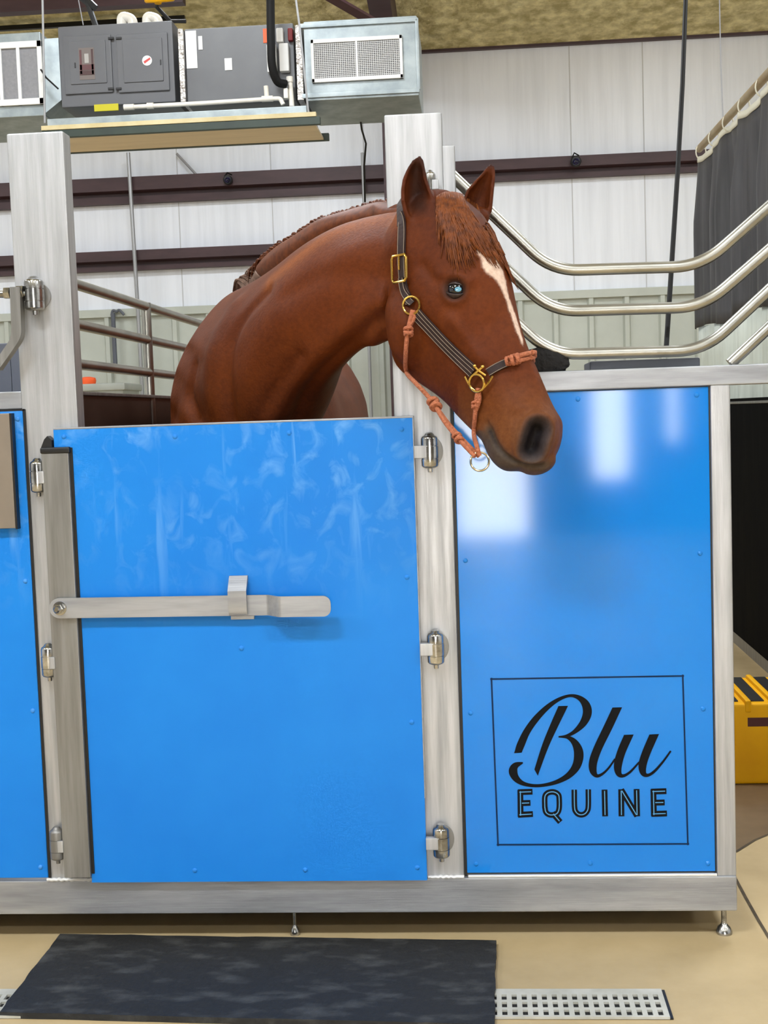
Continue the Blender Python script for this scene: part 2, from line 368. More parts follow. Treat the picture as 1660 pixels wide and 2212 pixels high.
def stroke(bm, pts, lift, n=8, flat=True, cut0=0, cut1=0):
    """brush stroke: centre line with a half width at every point"""
    P = catmull(pts, n) if len(pts) > 2 else [np.array(p, float) for p in pts]
    L, R = [], []
    for i, p in enumerate(P):
        a = P[max(i-1,0)]; c = P[min(i+1,len(P)-1)]; t = (c-a)[:2]; t = t/(np.linalg.norm(t)+1e-9); nn = np.array([-t[1], t[0]]); w = max(p[2], 1.0)
        sh0 = cut0*w if i == 0 else 0; sh1 = cut1*w if i == len(P)-1 else 0
        L.append((p[0]+nn[0]*w+t[0]*(sh0+sh1), p[1]+nn[1]*w+t[1]*(sh0+sh1))); R.append((p[0]-nn[0]*w-t[0]*(sh0+sh1), p[1]-nn[1]*w-t[1]*(sh0+sh1)))
    top = [(bm.verts.new(LP(*l, lift)), bm.verts.new(LP(*r, lift))) for l, r in zip(L, R)]
    for (a, c), (d, e) in zip(top[:-1], top[1:]): bm.faces.new((a, c, e, d))
b = bmn(); LF = .0008
stroke(b, [(318,655,24),(338,600,27),(380,510,24),(445,420,22),(525,340,17),(605,287,12),(680,264,10),(742,280,17),(785,325,28),(796,385,31),(768,452,25),(712,510,15),(655,540,9),(598,549,5)], LF, cut0=.6)
stroke(b, [(598,547,5),(662,552,12),(712,592,24),(737,660,33),(724,742,30),(672,810,22),(592,856,15),(502,880,11),(420,884,11),(350,868,15),(303,832,24),(284,785,30),(302,746,22),(352,726,5)], LF+.00005)
stroke(b, [(630,335,30),(565,475,27),(505,615,23),(443,795,18)], LF+.0001, cut0=.5, cut1=-.9)
stroke(b, [(1003,345,30),(940,480,30),(872,620,29),(838,715,29),(836,780,25),(860,816,13),(897,806,9),(942,765,7),(988,700,6)], LF+.00015, cut0=.5)
stroke(b, [(1083,533,30),(1032,650,29),(1008,740,28),(1012,798,21),(1042,817,11),(1092,790,8),(1155,722,6)], LF+.0002, cut0=.5)
stroke(b, [(1258,530,30),(1202,660,29),(1178,740,28),(1182,795,21),(1212,813,11),(1260,785,9),(1322,715,7),(1372,645,6)], LF+.00025, cut0=.5)
obj('script_lettering', b, 'ink', fp, label='black brush-script lettering')
SEG = [[(334,914),(336,1100)],[(318,930),(418,926)],[(336,1006),(404,1003)],[(318,1086),(421,1080)],
 [(503,1040),(503,965),(518,938),(545,928),(572,930),(595,945),(602,970),(602,1040),(588,1075),(560,1086),(532,1084),(510,1066),(503,1030)],[(556,1072),(610,1136)],
 [(706,912),(708,1030),(718,1066),(742,1084),(772,1082),(794,1062),(803,1025),(803,910)],
 [(915,912),(919,1096)],
 [(1032,1096),(1030,910)],[(1030,912),(1140,1094)],[(1136,908),(1140,1096)],
 [(1252,910),(1256,1096)],[(1236,926),(1342,922)],[(1256,1002),(1330,1000)],[(1240,1080),(1346,1076)]]
b = bmn()
for i, s in enumerate(SEG): stroke(b, [(x,y,19 if len(s) > 2 else 20) for x, y in s], LF+.00002*i, 6)
bl = obj('block_lettering', b, 'ink', fp, label='black block capitals with a pale blue inline')
def shrink(s):
    if len(s) > 2: return s
    (x0,y0),(x1,y1) = s; L = math.hypot(x1-x0,y1-y0); k = 9/L; return [(x0+(x1-x0)*k,y0+(y1-y0)*k),(x1-(x1-x0)*k,y1-(y1-y0)*k)]
for grp_ in ((0,1,2,3),(4,5),(6,),(7,),(8,9,10),(11,12,13,14)):
    b = bmn()
    for i in grp_: stroke(b, [(x,y,3.2) for x, y in shrink(SEG[i])], LF+.0005+.00002*i, 6)
    obj('inline', b, 'inline', bl)
b = bmn(); c4 = [(135,150),(1455,128),(1490,1286),(180,1292)]
for i in range(4):
    (x0,y0),(x1,y1) = c4[i], c4[(i+1)%4]; L = math.hypot(x1-x0,y1-y0); ex, ey = (x1-x0)/L*9, (y1-y0)/L*9
    stroke(b, [(x0-ex,y0-ey,5.5),(x1+ex,y1+ey,5.5)], LF+.0001*i)
obj('logo_border', b, 'inkblue', fp)
# ------------------------------------------------------------------ hinged blue door
sd = thing('stall_door', 'blue scuffed half door with latch keeper, closed in front of the horse', 'stall door', (-.57,-.02,.15))
DY = -.024
dx0, dx1, dz0, dz1 = AX(115,925,DY), AX(909,1457,DY), AZ(560,1904,DY), AZ(560,913.5,DY)
nx, nz = AX(150,985,DY), AZ(130,966,DY)
b = bmn(); poly = [(nx,DY,dz0),(dx1,DY,dz0),(dx1,DY,dz1),(dx0,DY,dz1),(dx0,DY,nz),(nx,DY,nz)]
prism(b, poly, (0,.02,0)); ds = obj('sheet', b, 'bluedoor', sd)
b = bmn(); box(b, (dx0,DY-.001,dz1-.0002), (dx1+.003,0-.004,dz1+.0045), .001); box(b, (dx1-.0002,DY-.001,dz0+.2), (dx1+.0028,-.004,dz1+.004), .001); obj('edge_trim', b, 'steelh', sd)
rivets(ds, [(378,943),(138,943),(625,935),(868,927),(880,1247),(522,1400),(890,1560),(421,1880),(660,1879),(902,1874)], DY, 'bluedoor')
for (x, y) in ((925,977),(938,1401),(950,1818)):
    c = at(x+4,y,-.018); hinge(sd, (c.x,-.024,c.z), .040, .092, -.036, leafz=.002)
    b = bmn(); lathe(b, (c.x+.008,0.001,c.z+.002), (0,-1,0), [(0,.0225),(.004,.0225),(.005,.021)], 24); 
    for v in b.verts: v.co.z = c.z+.002+(v.co.z-c.z-.002)*1.45
    obj('hinge_plate', b, 'darksteel', sd)
# keeper hook on the door
kx0, kx1 = AX(494,1300,-.05), AX(534,1300,-.05)
def kz(y): return AZ(514, y, -.05)
prof = [(DY,kz(1246)),(DY-.006,kz(1246)),(DY-.034,kz(1276)),(DY-.034,kz(1318)),(DY-.026,kz(1329)),(DY,kz(1331))]
pin = [(DY,kz(1256)),(DY-.028,kz(1280)),(DY-.028,kz(1316)),(DY-.022,kz(1322)),(DY,kz(1323))]
b = bmn(); prism(b, [(kx0,y,z) for y, z in prof[:]+list(reversed(pin))], (kx1-kx0,0,0)); box(b, (kx0,DY-.008,kz(1341)), (kx1+.012,DY,kz(1333)), .001)
obj('latch_keeper', b, 'steelh', sd)
# ------------------------------------------------------------------ latch post with bar
lp = thing('latch_post', 'slim grey stile with black end cap and long latch bar beside the blue door', 'latch post', (-1.0,-.03,.16))
LY = -.034
lx0, lx1 = AX(113,1430,LY), AX(148,985,LY)
b = bmn(); box(b, (lx0,LY,AZ(150,1897,LY)), (lx1,-.001,AZ(118,978,LY)), .003); obj('tube', b, 'darksteel', lp)
b = bmn(); box(b, (lx1,LY+.008,AZ(150,1890,LY)), (lx1+.0075,-.002,AZ(118,968,LY))); obj('gap_shadow', b, 'black', lp)  # black strip painted in for the shadow between stile and door
b = bmn(); ct = AZ(118,978,LY); box(b, (lx0-.002,LY-.003,ct-.002), (lx1+.004,.0-.001,ct+.013), .004)
prism(b, [(lx0-.001,LY+.004,ct+.012),(lx0+.026,LY+.004,ct+.012),(lx0+.026,LY+.004,ct+.03),(lx0+.016,LY+.004,ct+.04),(lx0+.008,LY+.004,ct+.032)], (0,.026,0)); obj('end_cap', b, 'black', lp)
for (x, y), mm in (((80,1031),'chrome'),((104,1430),'chrome'),((122,1825),'darksteel')):
    c = at(x+2,y,-.02); hinge(lp, (c.x,-.02,c.z), .036, .092, .02, m=mm)
BY = LY-.012
def zl(y, x): return AZ(x, y, BY)
xa, xb = AX(128,1314,BY), AX(718,1307,BY); zc0, hh_ = zl(1314,130), (zl(1287,640)-zl(1331,640))/2
zc1 = zl(1307,640)
b = bmn(); path = []
xj0, xj1 = AX(577,1307,BY), AX(604,1307,BY-.03)
def zc(x): return zc0+(zc1-zc0)*(x-xa)/(xb-xa)
N = 10
outl = []
for i in range(N+1):                                            # rounded pivot end
    a = PI/2+PI*i/N; outl.append((xa+hh_*math.cos(a), math.sin(a)*hh_))
ring = []
def sect(x, y, hs): return [(x,y,zc(x)-hs),(x,y-.006,zc(x)-hs),(x,y-.006,zc(x)+hs),(x,y,zc(x)+hs)]
secs = [sect(xa+hh_*(-math.cos(a)), BY+.006, hh_*max(math.sin(a),.05)) for a in np.linspace(.05, PI/2, 8)]
secs += [sect(xj0-.002, BY+.006, hh_), sect(xj0+.004, BY+.004, hh_), sect(xj1-.004, BY-.022, hh_), sect(xj1+.004, BY-.024, hh_)]
xe = xb-.018
secs += [sect(xe, BY-.024, hh_)]+[sect(xe+.018*math.sin(a), BY-.024, hh_-.018*(1-math.cos(a))) for a in np.linspace(.2, PI/2, 7)]
loft(b, secs); obj('latch_bar', b, 'steelh', lp, label='long flat steel latch bar with a kinked handle end')
b = bmn(); c = Vector((xa+.002,BY,zc(xa))); lathe(b, c, (0,-1,0), [(0,.0165),(.003,.0165),(.0035,.0115)], 24); lathe(b, c+Vector((0,-.0035,0)), (0,-1,0), [(0,.0125),(.012,.0125),(.0135,.0105)], 6); lathe(b, c+Vector((0,-.016,0)), (0,-1,0), [(0,.0075),(.011,.0075),(.014,.005)], 14)
obj('pivot_bolt', b, 'chrome', lp)
# ------------------------------------------------------------------ neighbouring door at the left edge
nd = thing('stall_door', 'blue door with a grey-brown plate, cut off at the left edge of the photo', 'stall door', (-1.4,-.01,.15))
NY = -.006; ndx = AX(71,1230,NY)
b = bmn(); box(b, (-1.9,NY,AZ(50,1897,NY)), (ndx-.004,NY+.012,AZ(30,888,NY)), .003); ns = obj('sheet', b, 'bluedoor', nd)
b = bmn(); box(b, (ndx-.004,NY+.002,BZ1), (ndx+.002,NY+.014,AZ(30,885,NY))); box(b, (-1.9,NY+.002,AZ(30,888,NY)), (ndx,NY+.014,AZ(30,884,NY))); obj('dark_gap_strip', b, 'black', nd)  # black strips in place of the dark gap around this door
rivets(ns, [(38,905),(55,1255),(71,1535),(88,1873)], NY, 'bluedoor')
b = bmn(); box(b, (-1.6,NY-.022,AZ(20,1140,NY)), (AX(34,1140,NY-.02),NY,AZ(20,893,NY)), .002); obj('plate', b, 'plate', nd, label='grey-brown metal plate')
b = bmn(); box(b, (AX(34,1140,NY-.02),NY-.02,AZ(20,1142,NY)), (AX(38,1140,NY-.02),NY,AZ(20,893,NY))); obj('plate_edge', b, 'black', nd)
b = bmn(); box(b, (-1.9,.004,AZ(25,884)), (LPX[0],PD,AZ(25,846)), .003); obj('top_rail', b, 'steelh', nd)
# swing arm hung from the left post
ga = thing('swing_arm', 'bent steel arm hanging from a chrome hinge high on the left post', 'gate arm', (-1.1,-.03,1.4))
c = at(73,638,-.03); hinge(ga, (c.x,-.026,c.z), .046, .09, name='hinge_barrel')
b = bmn(); lathe(b, (c.x,-.001,c.z), (0,-1,0), [(0,.032),(.006,.032)], 24)
obj('hinge_plate', b, 'darksteel', ga)
b = bmn(); q = at(10,633,-.045); cyl(b, (q.x-.03,-.04,q.z), (c.x-.01,-.03,c.z+.004), .0095, 16); lathe(b, (q.x-.002,-.04,q.z), (1,0,0), [(0,.014),(.014,.014)], 6); lathe(b, (q.x+.028,-.038,q.z+.002), (1,0,0), [(0,.015),(.016,.015)], 6); obj('bolt', b, 'chrome', ga)
b = bmn(); aw = .026
pts = [at(32,620,-.05),at(36,728,-.05),at(16,758,-.05),at(-14,800,-.05)]
for i, p in enumerate(pts): pass
loft(b, [[p+Vector((-.011,-.004,0)), p+Vector((.013,-.004,0)), p+Vector((.013,.024,0)), p+Vector((-.011,.024,0))] for p in rpath(pts, .02, 5)]); obj('arm', b, 'darksteel', ga)
# dark grey neighbouring bars seen left of the post
b = bmn()
for (x, w) in ((8,.02),(36,.017)):
    X = at(x,740,.45).x; box(b, (X-w,.44,.95), (X+w,.48,1.50), .004)
box(b, (at(0,650,.46).x-.5,.445,1.46), (at(44,660,.46).x,.475,1.50), .004); box(b, (at(0,650,.46).x-.5,.445,.12), (at(44,660,.46).x,.475,.97), .004)
tag(obj('gate', b, 'greybox'), 'dark grey barred gate in the next stall, at the far left edge', 'gate')
# ------------------------------------------------------------------ left side partition
XP = at(168,760,PD).x-.012
sp = thing('side_partition', 'stall side wall of three steel rails above a dark brown board, left of the horse', 'partition', (XP,1.4,.12))
for (y0, ) in ((604,),(690,),(775,)):
    z = onx(170, y0+12, XP).z; b = bmn(); cyl(b, (XP,PD-.01,z), (XP,2.9,z), .0135, 16); obj('rail', b, 'tube', sp)
zt_ = onx(176,849,XP).z
st = onx(320,760,XP); ztop = onx(320,656,XP).z
for Y in (st.y, st.y+1.1, 2.9):
    b = bmn(); cyl(b, (XP,Y,.2), (XP,Y,ztop), .0145, 16); obj('stanchion', b, 'tube', sp)
b = bmn(); box(b, (XP-.012,PD+.001,.125), (XP+.006,2.9,zt_-.004), .002); obj('board', b, 'brown', sp, label='dark brown board')
b = bmn(); box(b, (XP-.015,PD,zt_-.006), (XP+.015,2.9,zt_+.003), .002); obj('cap_rail', b, 'darksteel', sp)
# ------------------------------------------------------------------ guard rails over the right panel
gr = thing('guard_rail', 'steel pipe guard of parallel bent bars standing on the rail above the lettered panel', 'guard rail', (.3,.025,1.357))
GY = .03
ux0, ux1 = AX(941,330,.0), AX(983,330,.0)
b = bmn(); box(b, (ux0,.004,1.357), (ux1,.05,AZ(962,313)), .004); obj('upright', b, 'steel', gr)
for pts in ([(968,370),(1192,585),(1516,575),(1760,360)], [(968,460),(1192,673),(1520,663),(1760,455)], [(968,558),(1192,766),(1522,757),(1760,535)], [(1578,786),(1760,615)]):
    b = bmn(); P = [at(x,y,GY) for x, y in pts]
    tube(b, rpath(P, .065, 8), .0135, 16); obj('rail', b, 'tube', gr)
e_ = at(1762,360,GY); b = bmn(); box(b, (e_.x-.01,.004,1.357), (e_.x+.035,.05,e_.z+.02), .004); obj('upright', b, 'steel', gr)
c = at(930,402,.0); hinge(gr, (c.x,-.008,c.z), .026, .07, .02)
# ------------------------------------------------------------------ right hand aisle: black board wall, step
bw = thing('partition_wall', 'black boarded stall wall running back at the far right edge', 'partition', (1.35,1.8,0))
XW = onz(1625,1425).x
b = bmn(); box(b, (XW,.15,.06), (XW+.05,5.4,1.29), .004); obj('board', b, 'blackwall', bw)
b = bmn(); box(b, (XW-.004,.15,1.262), (XW+.054,5.4,1.275), .004); obj('cap_rail', b, 'darksteel', bw)
b = bmn(); box(b, (XW+.004,.15,.0), (XW+.046,5.4,.062)); obj('base_rail', b, 'darksteel', bw)
ms = thing('mounting_step', 'yellow plastic step with black grip strips on the floor behind the stall corner', 'step', (1.0,1.4,0))
fy = onz(1625,1695).y; sx0 = onz(1560,1695).x; sx1 = 1.27; sh_ = AZ(1625,1520,fy)
b = bmn(); box(b, (sx0,fy,0.0), (sx1,fy+.42,sh_), .012); obj('body', b, 'yellow', ms)
k = 0; x = sx0+.0
while x < sx1-.06:
    b = bmn(); q = Vector((.1,.36,0)); prism(b, [(x+.018,fy+.03,sh_-.002),(x+.062,fy+.03,sh_-.002),(x+.062,fy+.40,sh_-.002),(x+.018,fy+.40,sh_-.002)], (0,0,.006)); obj('grip_strip', b, 'black', ms)
    b = bmn(); box(b, (x-.006,fy-.004,sh_-.03), (x+.014,fy+.41,sh_+.012), .006); obj('rib', b, 'yellow', ms)
    x += .085
b = bmn(); box(b, (AX(1616,1560,fy),fy-.002,AZ(1640,1569,fy)), (1.25,fy+.01,AZ(1640,1550,fy)), .001); obj('slot', b, 'darkred', ms)
# ------------------------------------------------------------------ rubber mat and drain
mc = [onz(130,2017,.014), onz(1072,2031,.014), onz(1069,2213,.014), onz(-2,2186,.014)]
b = bmn(); edge = []
for i in range(4):
    a, c = mc[i], mc[(i+1)%4]
    for k in range(24):
        p = a.lerp(c, k/24); n_ = (c-a).cross(Vector((0,0,1))).normalized(); p = p+n_*(.003*noise.noise(p*14) + .002*noise.noise(p*50)); p.z = .014; edge.append(p)
prism(b, edge, (0,0,-.0135)); tag(obj('rubber_mat', b, 'rubber'), 'worn black rubber mat on the floor in front of the blue door', 'mat')
gy1, gy0 = onz(1250,2142).y, onz(1250,2203).y; gx1 = onz(1438,2170).x; pit = (onz(1426,2176).x-onz(1094,2176).x)/15
dg = thing('drain_grate', 'pale grey floor drain grate with square holes, half under the rubber mat', 'drain grate', (-.3,(gy0+gy1)/2,0))
xsG = []; x = gx1-.007
NC = 70; hw = pit*.5; cols = [gx1-.006-pit*(i+1)+pit*.5-hw/2 for i in range(NC)]; cols = sorted(cols)
L = gy1-gy0; rows = [gy0+L*.06, gy0+L*.33, gy0+L*.60]; rh = L*.19
xe_ = [cols[0]-.012]
for cx_ in cols: xe_ += [cx_, cx_+hw]
xe_.append(gx1); ye_ = [gy0]
for r_ in rows: ye_ += [r_, r_+rh]
ye_.append(gy1)
b = bmn(); vg = {}
def gv(i, j, z):
    if (i,j,z) not in vg: vg[(i,j,z)] = b.verts.new((xe_[i],ye_[j],.0065 if z else .0012))
    return vg[(i,j,z)]
solid = lambda i, j: 0 <= i < len(xe_)-1 and 0 <= j < len(ye_)-1 and not (i % 2 == 1 and j % 2 == 1)
for i in range(len(xe_)-1):
    for j in range(len(ye_)-1):
        if not solid(i,j): continue
        b.faces.new((gv(i,j,1),gv(i+1,j,1),gv(i+1,j+1,1),gv(i,j+1,1)))
        for (di,dj,a,c) in ((-1,0,(i,j+1),(i,j)),(1,0,(i+1,j),(i+1,j+1)),(0,-1,(i,j),(i+1,j)),(0,1,(i+1,j+1),(i,j+1))):
            if not solid(i+di,j+dj): b.faces.new((gv(*a,1),gv(*a,0),gv(*c,0),gv(*c,1)))
obj('grate', b, mat('pale_grate', (188,186,176), .55, c2=(168,166,154), nscale=12), dg, smooth=False)
b = bmn(); box(b, (cols[0]-.01,gy0+.002,.0003), (gx1-.001,gy1-.002,.001)); obj('channel', b, mat('drain_dark', (24,23,22), .8), dg)
b = bmn(); box(b, (gx1,gy0,.0003), (gx1+.007,gy1,.004)); obj('end_seal', b, 'black', dg)
# ------------------------------------------------------------------ ventilation plant hung under the roof
HY = 4.0
def bx(bm, x0, y0, x1, y1, Y, dep, bev=.004, front=0.0):
    """upright box whose front face spans two picture corners"""
    a, c = at(x0, y0, Y), at(x1, y1, Y); box(bm, (min(a.x,c.x),Y-front,min(a.z,c.z)), (max(a.x,c.x),Y+dep,max(a.z,c.z)), bev)
UZ0, UZ1 = at(520,219,HY).z, at(520,56,HY).z
ah = thing('air_handler', 'grey cabinet with two doors and printed label, left part of the hanging ventilation unit', 'air handler', (at(250,140,HY).x,HY,UZ0))
b = bmn(); bx(b, 124, 58, 380, 220, HY, .55, .008); cabm = obj('cabinet', b, 'greycab', ah)
for x0, x1 in ((136,246),(251,368)):
    b = bmn(); y0 = 76-.035*((x0+x1)/2-250); a, c = at(x0,y0+2,HY), at(x1,y0+122,HY)
    box(b, (a.x,HY-.012,c.z), (c.x,HY+.002,a.z), .008)
    box(b, (a.x+.035,HY-.018,c.z+.05), (c.x-.03,HY-.008,a.z-.03), .006); d_ = obj('door', b, 'greycab', ah)
    hx = 240 if x0 < 200 else 257
    for yy in (82, 191):
        b = bmn(); bx(b, hx-7, yy-2, hx+5, yy+2, HY-.02, .012, .001); obj('latch', b, 'slot', d_)
    b = bmn(); lx = 162 if x0 < 200 else 347; bx(b, lx-1.5, 132-.035*(lx-250), lx+1.5, 143-.035*(lx-250), HY-.022, .012, .001); obj('pull', b, 'slot', d_)
b = bmn(); bx(b, 169, 104, 206, 171, HY-.0195, .004, .0005); lb_ = obj('label', b, mat('brown_print', (112,102,98), .5), ah)
for (x0,y0,x1,y1,mm) in ((171,108,178,160,'red'),(182,116,192,136,'paper'),(196,106,203,160,'darkred'),(172,140,204,150,'red'),(172,153,204,161,'darkred')):
    b = bmn(); bx(b, x0,y0,x1,y1, HY-.021, .002, .0002); obj('print', b, mat('print_'+mm, {'red':(96,60,62),'paper':(170,166,162),'darkred':(74,50,50)}[mm], .6), lb_)
b = bmn(); q = at(318,131,HY-.019); lathe(b, (q.x,HY-.018,q.z), (0,-1,0), [(0,.027),(.003,.027)], 24); st_ = obj('sticker', b, 'paper', ah)
b = bmn(); prism(b, [q+Vector((dx,-.0025,dz)) for dx, dz in ((-.02,-.004),(.016,.016),(.02,.006),(-.014,-.016))], (0,.001,0)); obj('print', b, mat('red_print', (206,70,66), .5), st_)
bl_ = thing('blower_cabinet', 'plain dark grey metal section with stickers, in the middle of the hanging ventilation unit', 'air handler', (at(520,140,HY).x,HY,UZ0))
b = bmn(); bx(b, 398, 63, 640, 217, HY+.02, .5, .006); obj('cabinet', b, 'greycab2', bl_)
for nm, x0,y0,x1,y1,mm in (('orange_strip',390,68,399,148,'orange'),('sticker',400,67,427,147,'paper'),('sticker',428,78,438,107,'paper'),('sticker',485,126,502,151,'paper'),('orange_strip',568,62,581,92,'orange')):
    b = bmn(); bx(b, x0,y0,x1,y1, HY+.016, .004, .0005); obj(nm, b, mm, bl_)
for x0,y0,x1,y1 in ((575,95,598,155),(596,60,612,90),(602,93,625,153)):
    b = bmn(); bx(b, x0,y0,x1,y1, HY-.02, .05, .006); obj('junction_box', b, 'white', bl_)
b = bmn(); bx(b, 621,60,633,87, HY-.01, .04, .006); obj('valve', b, 'red', bl_)
rd = thing('supply_plenum', 'galvanised duct box with a white framed mesh grille, right end of the ventilation unit', 'duct box', (at(785,140,HY).x,HY,UZ0))
b = bmn(); bx(b, 655, 47, 906, 206, HY-.03, .6, .006); obj('box', b, 'galv', rd)
b = bmn(); a, c = at(655,200,HY-.03), at(906,205,HY-.03)
for z in (at(780,202,HY-.03).z, at(780,50,HY-.03).z): box(b, (a.x-.004,HY-.042,z-.012), (c.x+.004,HY-.028,z+.012), .003)
box(b, (c.x-.01,HY-.042,at(780,204,HY).z), (c.x+.008,HY-.02,at(780,50,HY).z), .003); obj('seam_flange', b, 'galv', rd)
b = bmn(); bx(b, 383, 62, 402, 220, HY-.015, .56, .004)
obj('foil_joint', b, 'foil', bl_)
b = bmn(); bx(b, 637, 54, 657, 216, HY-.04, .58, .004); obj('foil_joint', b, 'foil', rd)
GYF = HY-.034
def grille(parent, x0, y0, x1, y1, nx_, nz_, split, bar=.016, slat=.0022, meshm='white'):
    a, c = at(x0,y1,GYF), at(x1,y0,GYF); b = bmn()
    for lo, hi in (((a.x,a.z),(c.x,a.z+bar*1.3)),((a.x,c.z-bar*1.3),(c.x,c.z)),((a.x,a.z),(a.x+bar,c.z)),((c.x-bar,a.z),(c.x,c.z))): box(b, (lo[0],GYF-.014,lo[1]), (hi[0],GYF+.002,hi[1]), .002)
    for f in split: xm = a.x+(c.x-a.x)*f; box(b, (xm-bar*.35,GYF-.013,a.z), (xm+bar*.35,GYF+.002,c.z), .001)
    g = obj('grille_frame', b, 'white', parent)
    b = bmn(); box(b, (a.x+.003,GYF-.002,a.z+.003), (c.x-.003,GYF+.003,c.z-.003)); obj('filter', b, 'grille', g)
    b = bmn()
    for i in range(1, nx_): x = a.x+(c.x-a.x)*i/nx_; box(b, (x-slat/2,GYF-.008,a.z), (x+slat/2,GYF-.004,c.z))
    for i in range(1, nz_): z = a.z+(c.z-a.z)*i/nz_; box(b, (a.x,GYF-.0085,z-slat/2), (c.x,GYF-.0045,z+slat/2))
    obj('mesh', b, meshm, g, smooth=False)
grille(rd, 675, 76, 869, 180, 44, 24, (.5,))
rp = thing('return_plenum', 'galvanised duct box with a white slatted grille, cut off at the upper left', 'duct box', (at(20,160,HY).x,HY,UZ0))
b = bmn(); bx(b, -190, 84, 96, 250, HY-.03, .6, .006); obj('box', b, 'galv', rp)
b = bmn(); a0, a1 = at(94,84,HY-.028), at(94,248,HY-.028); c0, c1 = at(126,78,HY), at(134,216,HY)
prism(b, [(a0.x,HY-.03,a0.z),(c0.x,HY-.002,c0.z-.01),(c0.x,HY-.002,c1.z),(a1.x,HY-.03,a1.z)], (0,.5,0)); obj('transition', b, 'galv', rp)
grille(rp, -140, 88, 90, 238, 1, 1, (.02,.18,.34,.5,.62,.785), bar=.026)
# condensate pan
PYn = 3.82
pz = at(400,283,PYn).z; pfar = onz(420,320,pz).y
pn = thing('drain_pan', 'long shallow galvanised pan with dark green edges and tan underside, below the ventilation unit', 'drain pan', (at(390,270,PYn).x,PYn,pz))
xl_, xr_ = at(90,275,PYn).x, at(692,262,PYn).x
b = bmn(); box(b, (xl_+.02,PYn+.02,pz+.004), (xr_-.03,pfar-.02,pz+.016)); obj('pan', b, 'pan', pn)
for nm, y in (('near_edge', PYn), ('far_edge', pfar-.03)):
    b = bmn(); box(b, (xl_,y,pz), (xr_,y+.03,pz+(at(400,266,PYn).z-pz)), .003); obj('edge', b, 'pangreen', pn)
b = bmn(); z1 = at(400,266,PYn).z; z2 = at(400,256,PYn).z; box(b, (xl_-.002,PYn-.004,z1), (xr_-.02,PYn+.03,z2), .002); obj('rim', b, 'panyellow', pn)
b = bmn(); box(b, (xl_+.03,PYn+.005,z2-.002), (xr_-.07,PYn+.5,at(400,241,PYn).z), .003); obj('tray', b, 'galv', pn)
pp = bmn()
P = [at(268,232,3.9),at(440,223,3.9),at(596,213,3.9),at(606,213,3.9),at(612,226,3.9)]
tube(pp, rpath(P, .03, 5), .012, 12)
cyl(pp, at(268,232,3.9), at(290,231,3.9), .016); cyl(pp, at(318,229,3.9), at(332,228.5,3.9), .0165)
cyl(pp, at(575,186,3.9), at(577,213,3.9), .013); cyl(pp, at(566,214,3.9), at(590,213,3.9), .016)
tag(obj('drain_pipe', pp, 'pvc'), 'white plastic drain pipe with a short upright tee, lying along the pan', 'pipe')
b = bmn(); cyl(b, at(626,168,3.95), at(631,230,3.95), .014); cyl(b, at(626,166,3.95), at(626.5,178,3.95), .018); tag(obj('vent_pipe', b, 'pvc'), 'short upright white plastic pipe beside the foil joint', 'pipe')
b = bmn(); bx(b, 612,190,623,212, 3.92, .04, .006); tag(obj('float_switch', b, 'pvc'), 'small white switch box at the foot of the black hose', 'switch')
b = bmn(); bx(b, 203,226,256,238, 3.9, .01, .001); tag(obj('hang_tag', b, 'yellowtag'), 'yellow tag under the two-door grey cabinet', 'tag')
b = bmn(); P = [at(584,-60,3.86),at(585,40,3.86),at(586,90,3.86),at(588,140,3.87),at(599,175,3.9),at(618,182,3.93)]
tube(b, [Vector(p) for p in catmull(P, 6)], .0225, 12)
P[0].z = roofz(3.86)-.02; cyl(b, P[0], at(584,-50,3.86), .022, 12)
tag(obj('refrigerant_hose', b, 'cable'), 'thick black insulated hose dropping from the roof to the ventilation unit', 'hose')
for (x, r_) in ((272, 1), (327, 1)):
    b = bmn(); P = [at(x+16,66,4.2),at(x+14,45,4.2),at(x+4,38,4.2),at(x-8,38,4.2),at(x-9,54,4.2),at(x-9,66,4.2)]
    tube(b, [Vector(p) for p in catmull(P, 6)], .027, 14)
    tag(obj('pipe_elbow', b, 'pvc'), 'white bent pipe on top of the grey cabinet, '+('left one, further from the hoist' if x < 300 else 'right one, below the yellow hoist'), 'pipe', 'white bent pipes on the cabinet')
hs = thing('hoist', 'yellow hoist with a black arm at the very top edge of the photo', 'hoist', at(345,2,4.4))
b = bmn(); P = at(345,0,4.4); torus(b, P, (0,-.35,1), .075, .012); 
cyl(b, P+Vector((-.01,0,-.02)), P+Vector((-.01,0,.09)), .02); obj('body', b, 'yellow', hs)
b = bmn(); cyl(b, P+Vector((.02,0,.012)), P+Vector((.12,0,.016)), .014); obj('handle', b, 'white', hs)
b = bmn(); tube(b, [P, at(338,14,4.45), at(368,46,4.5), at(402,46,4.5)], .012, 8); tube(b, [P, P+Vector((0,0,roofz(4.4)-P.z-.01))], .006, 6); obj('arm', b, 'black', hs)
b = bmn(); tube(b, [at(172,-8,4.5),at(190,8,4.5),at(209,62,4.5)], .017, 8); tube(b, [at(180,-8,4.5),at(206,18,4.5)], .022, 8); a_ = at(172,-8,4.5); tube(b, [a_, Vector((a_.x,4.5,roofz(4.5)+.05))], .012, 8)
tag(obj('bracket', b, 'black'), 'dark slanted bracket between the roof and the two-door grey cabinet', 'bracket')
def hang(name, m_, pts, r, lab, cat, up=True, grp=None, k=6):
    b = bmn(); P = [Vector(p) for p in pts]
    if up: P = [Vector((P[0].x,P[0].y,roofz(P[0].y)))]+P
    tube(b, P, r, k); return tag(obj(name, b, m_), lab, cat, grp)
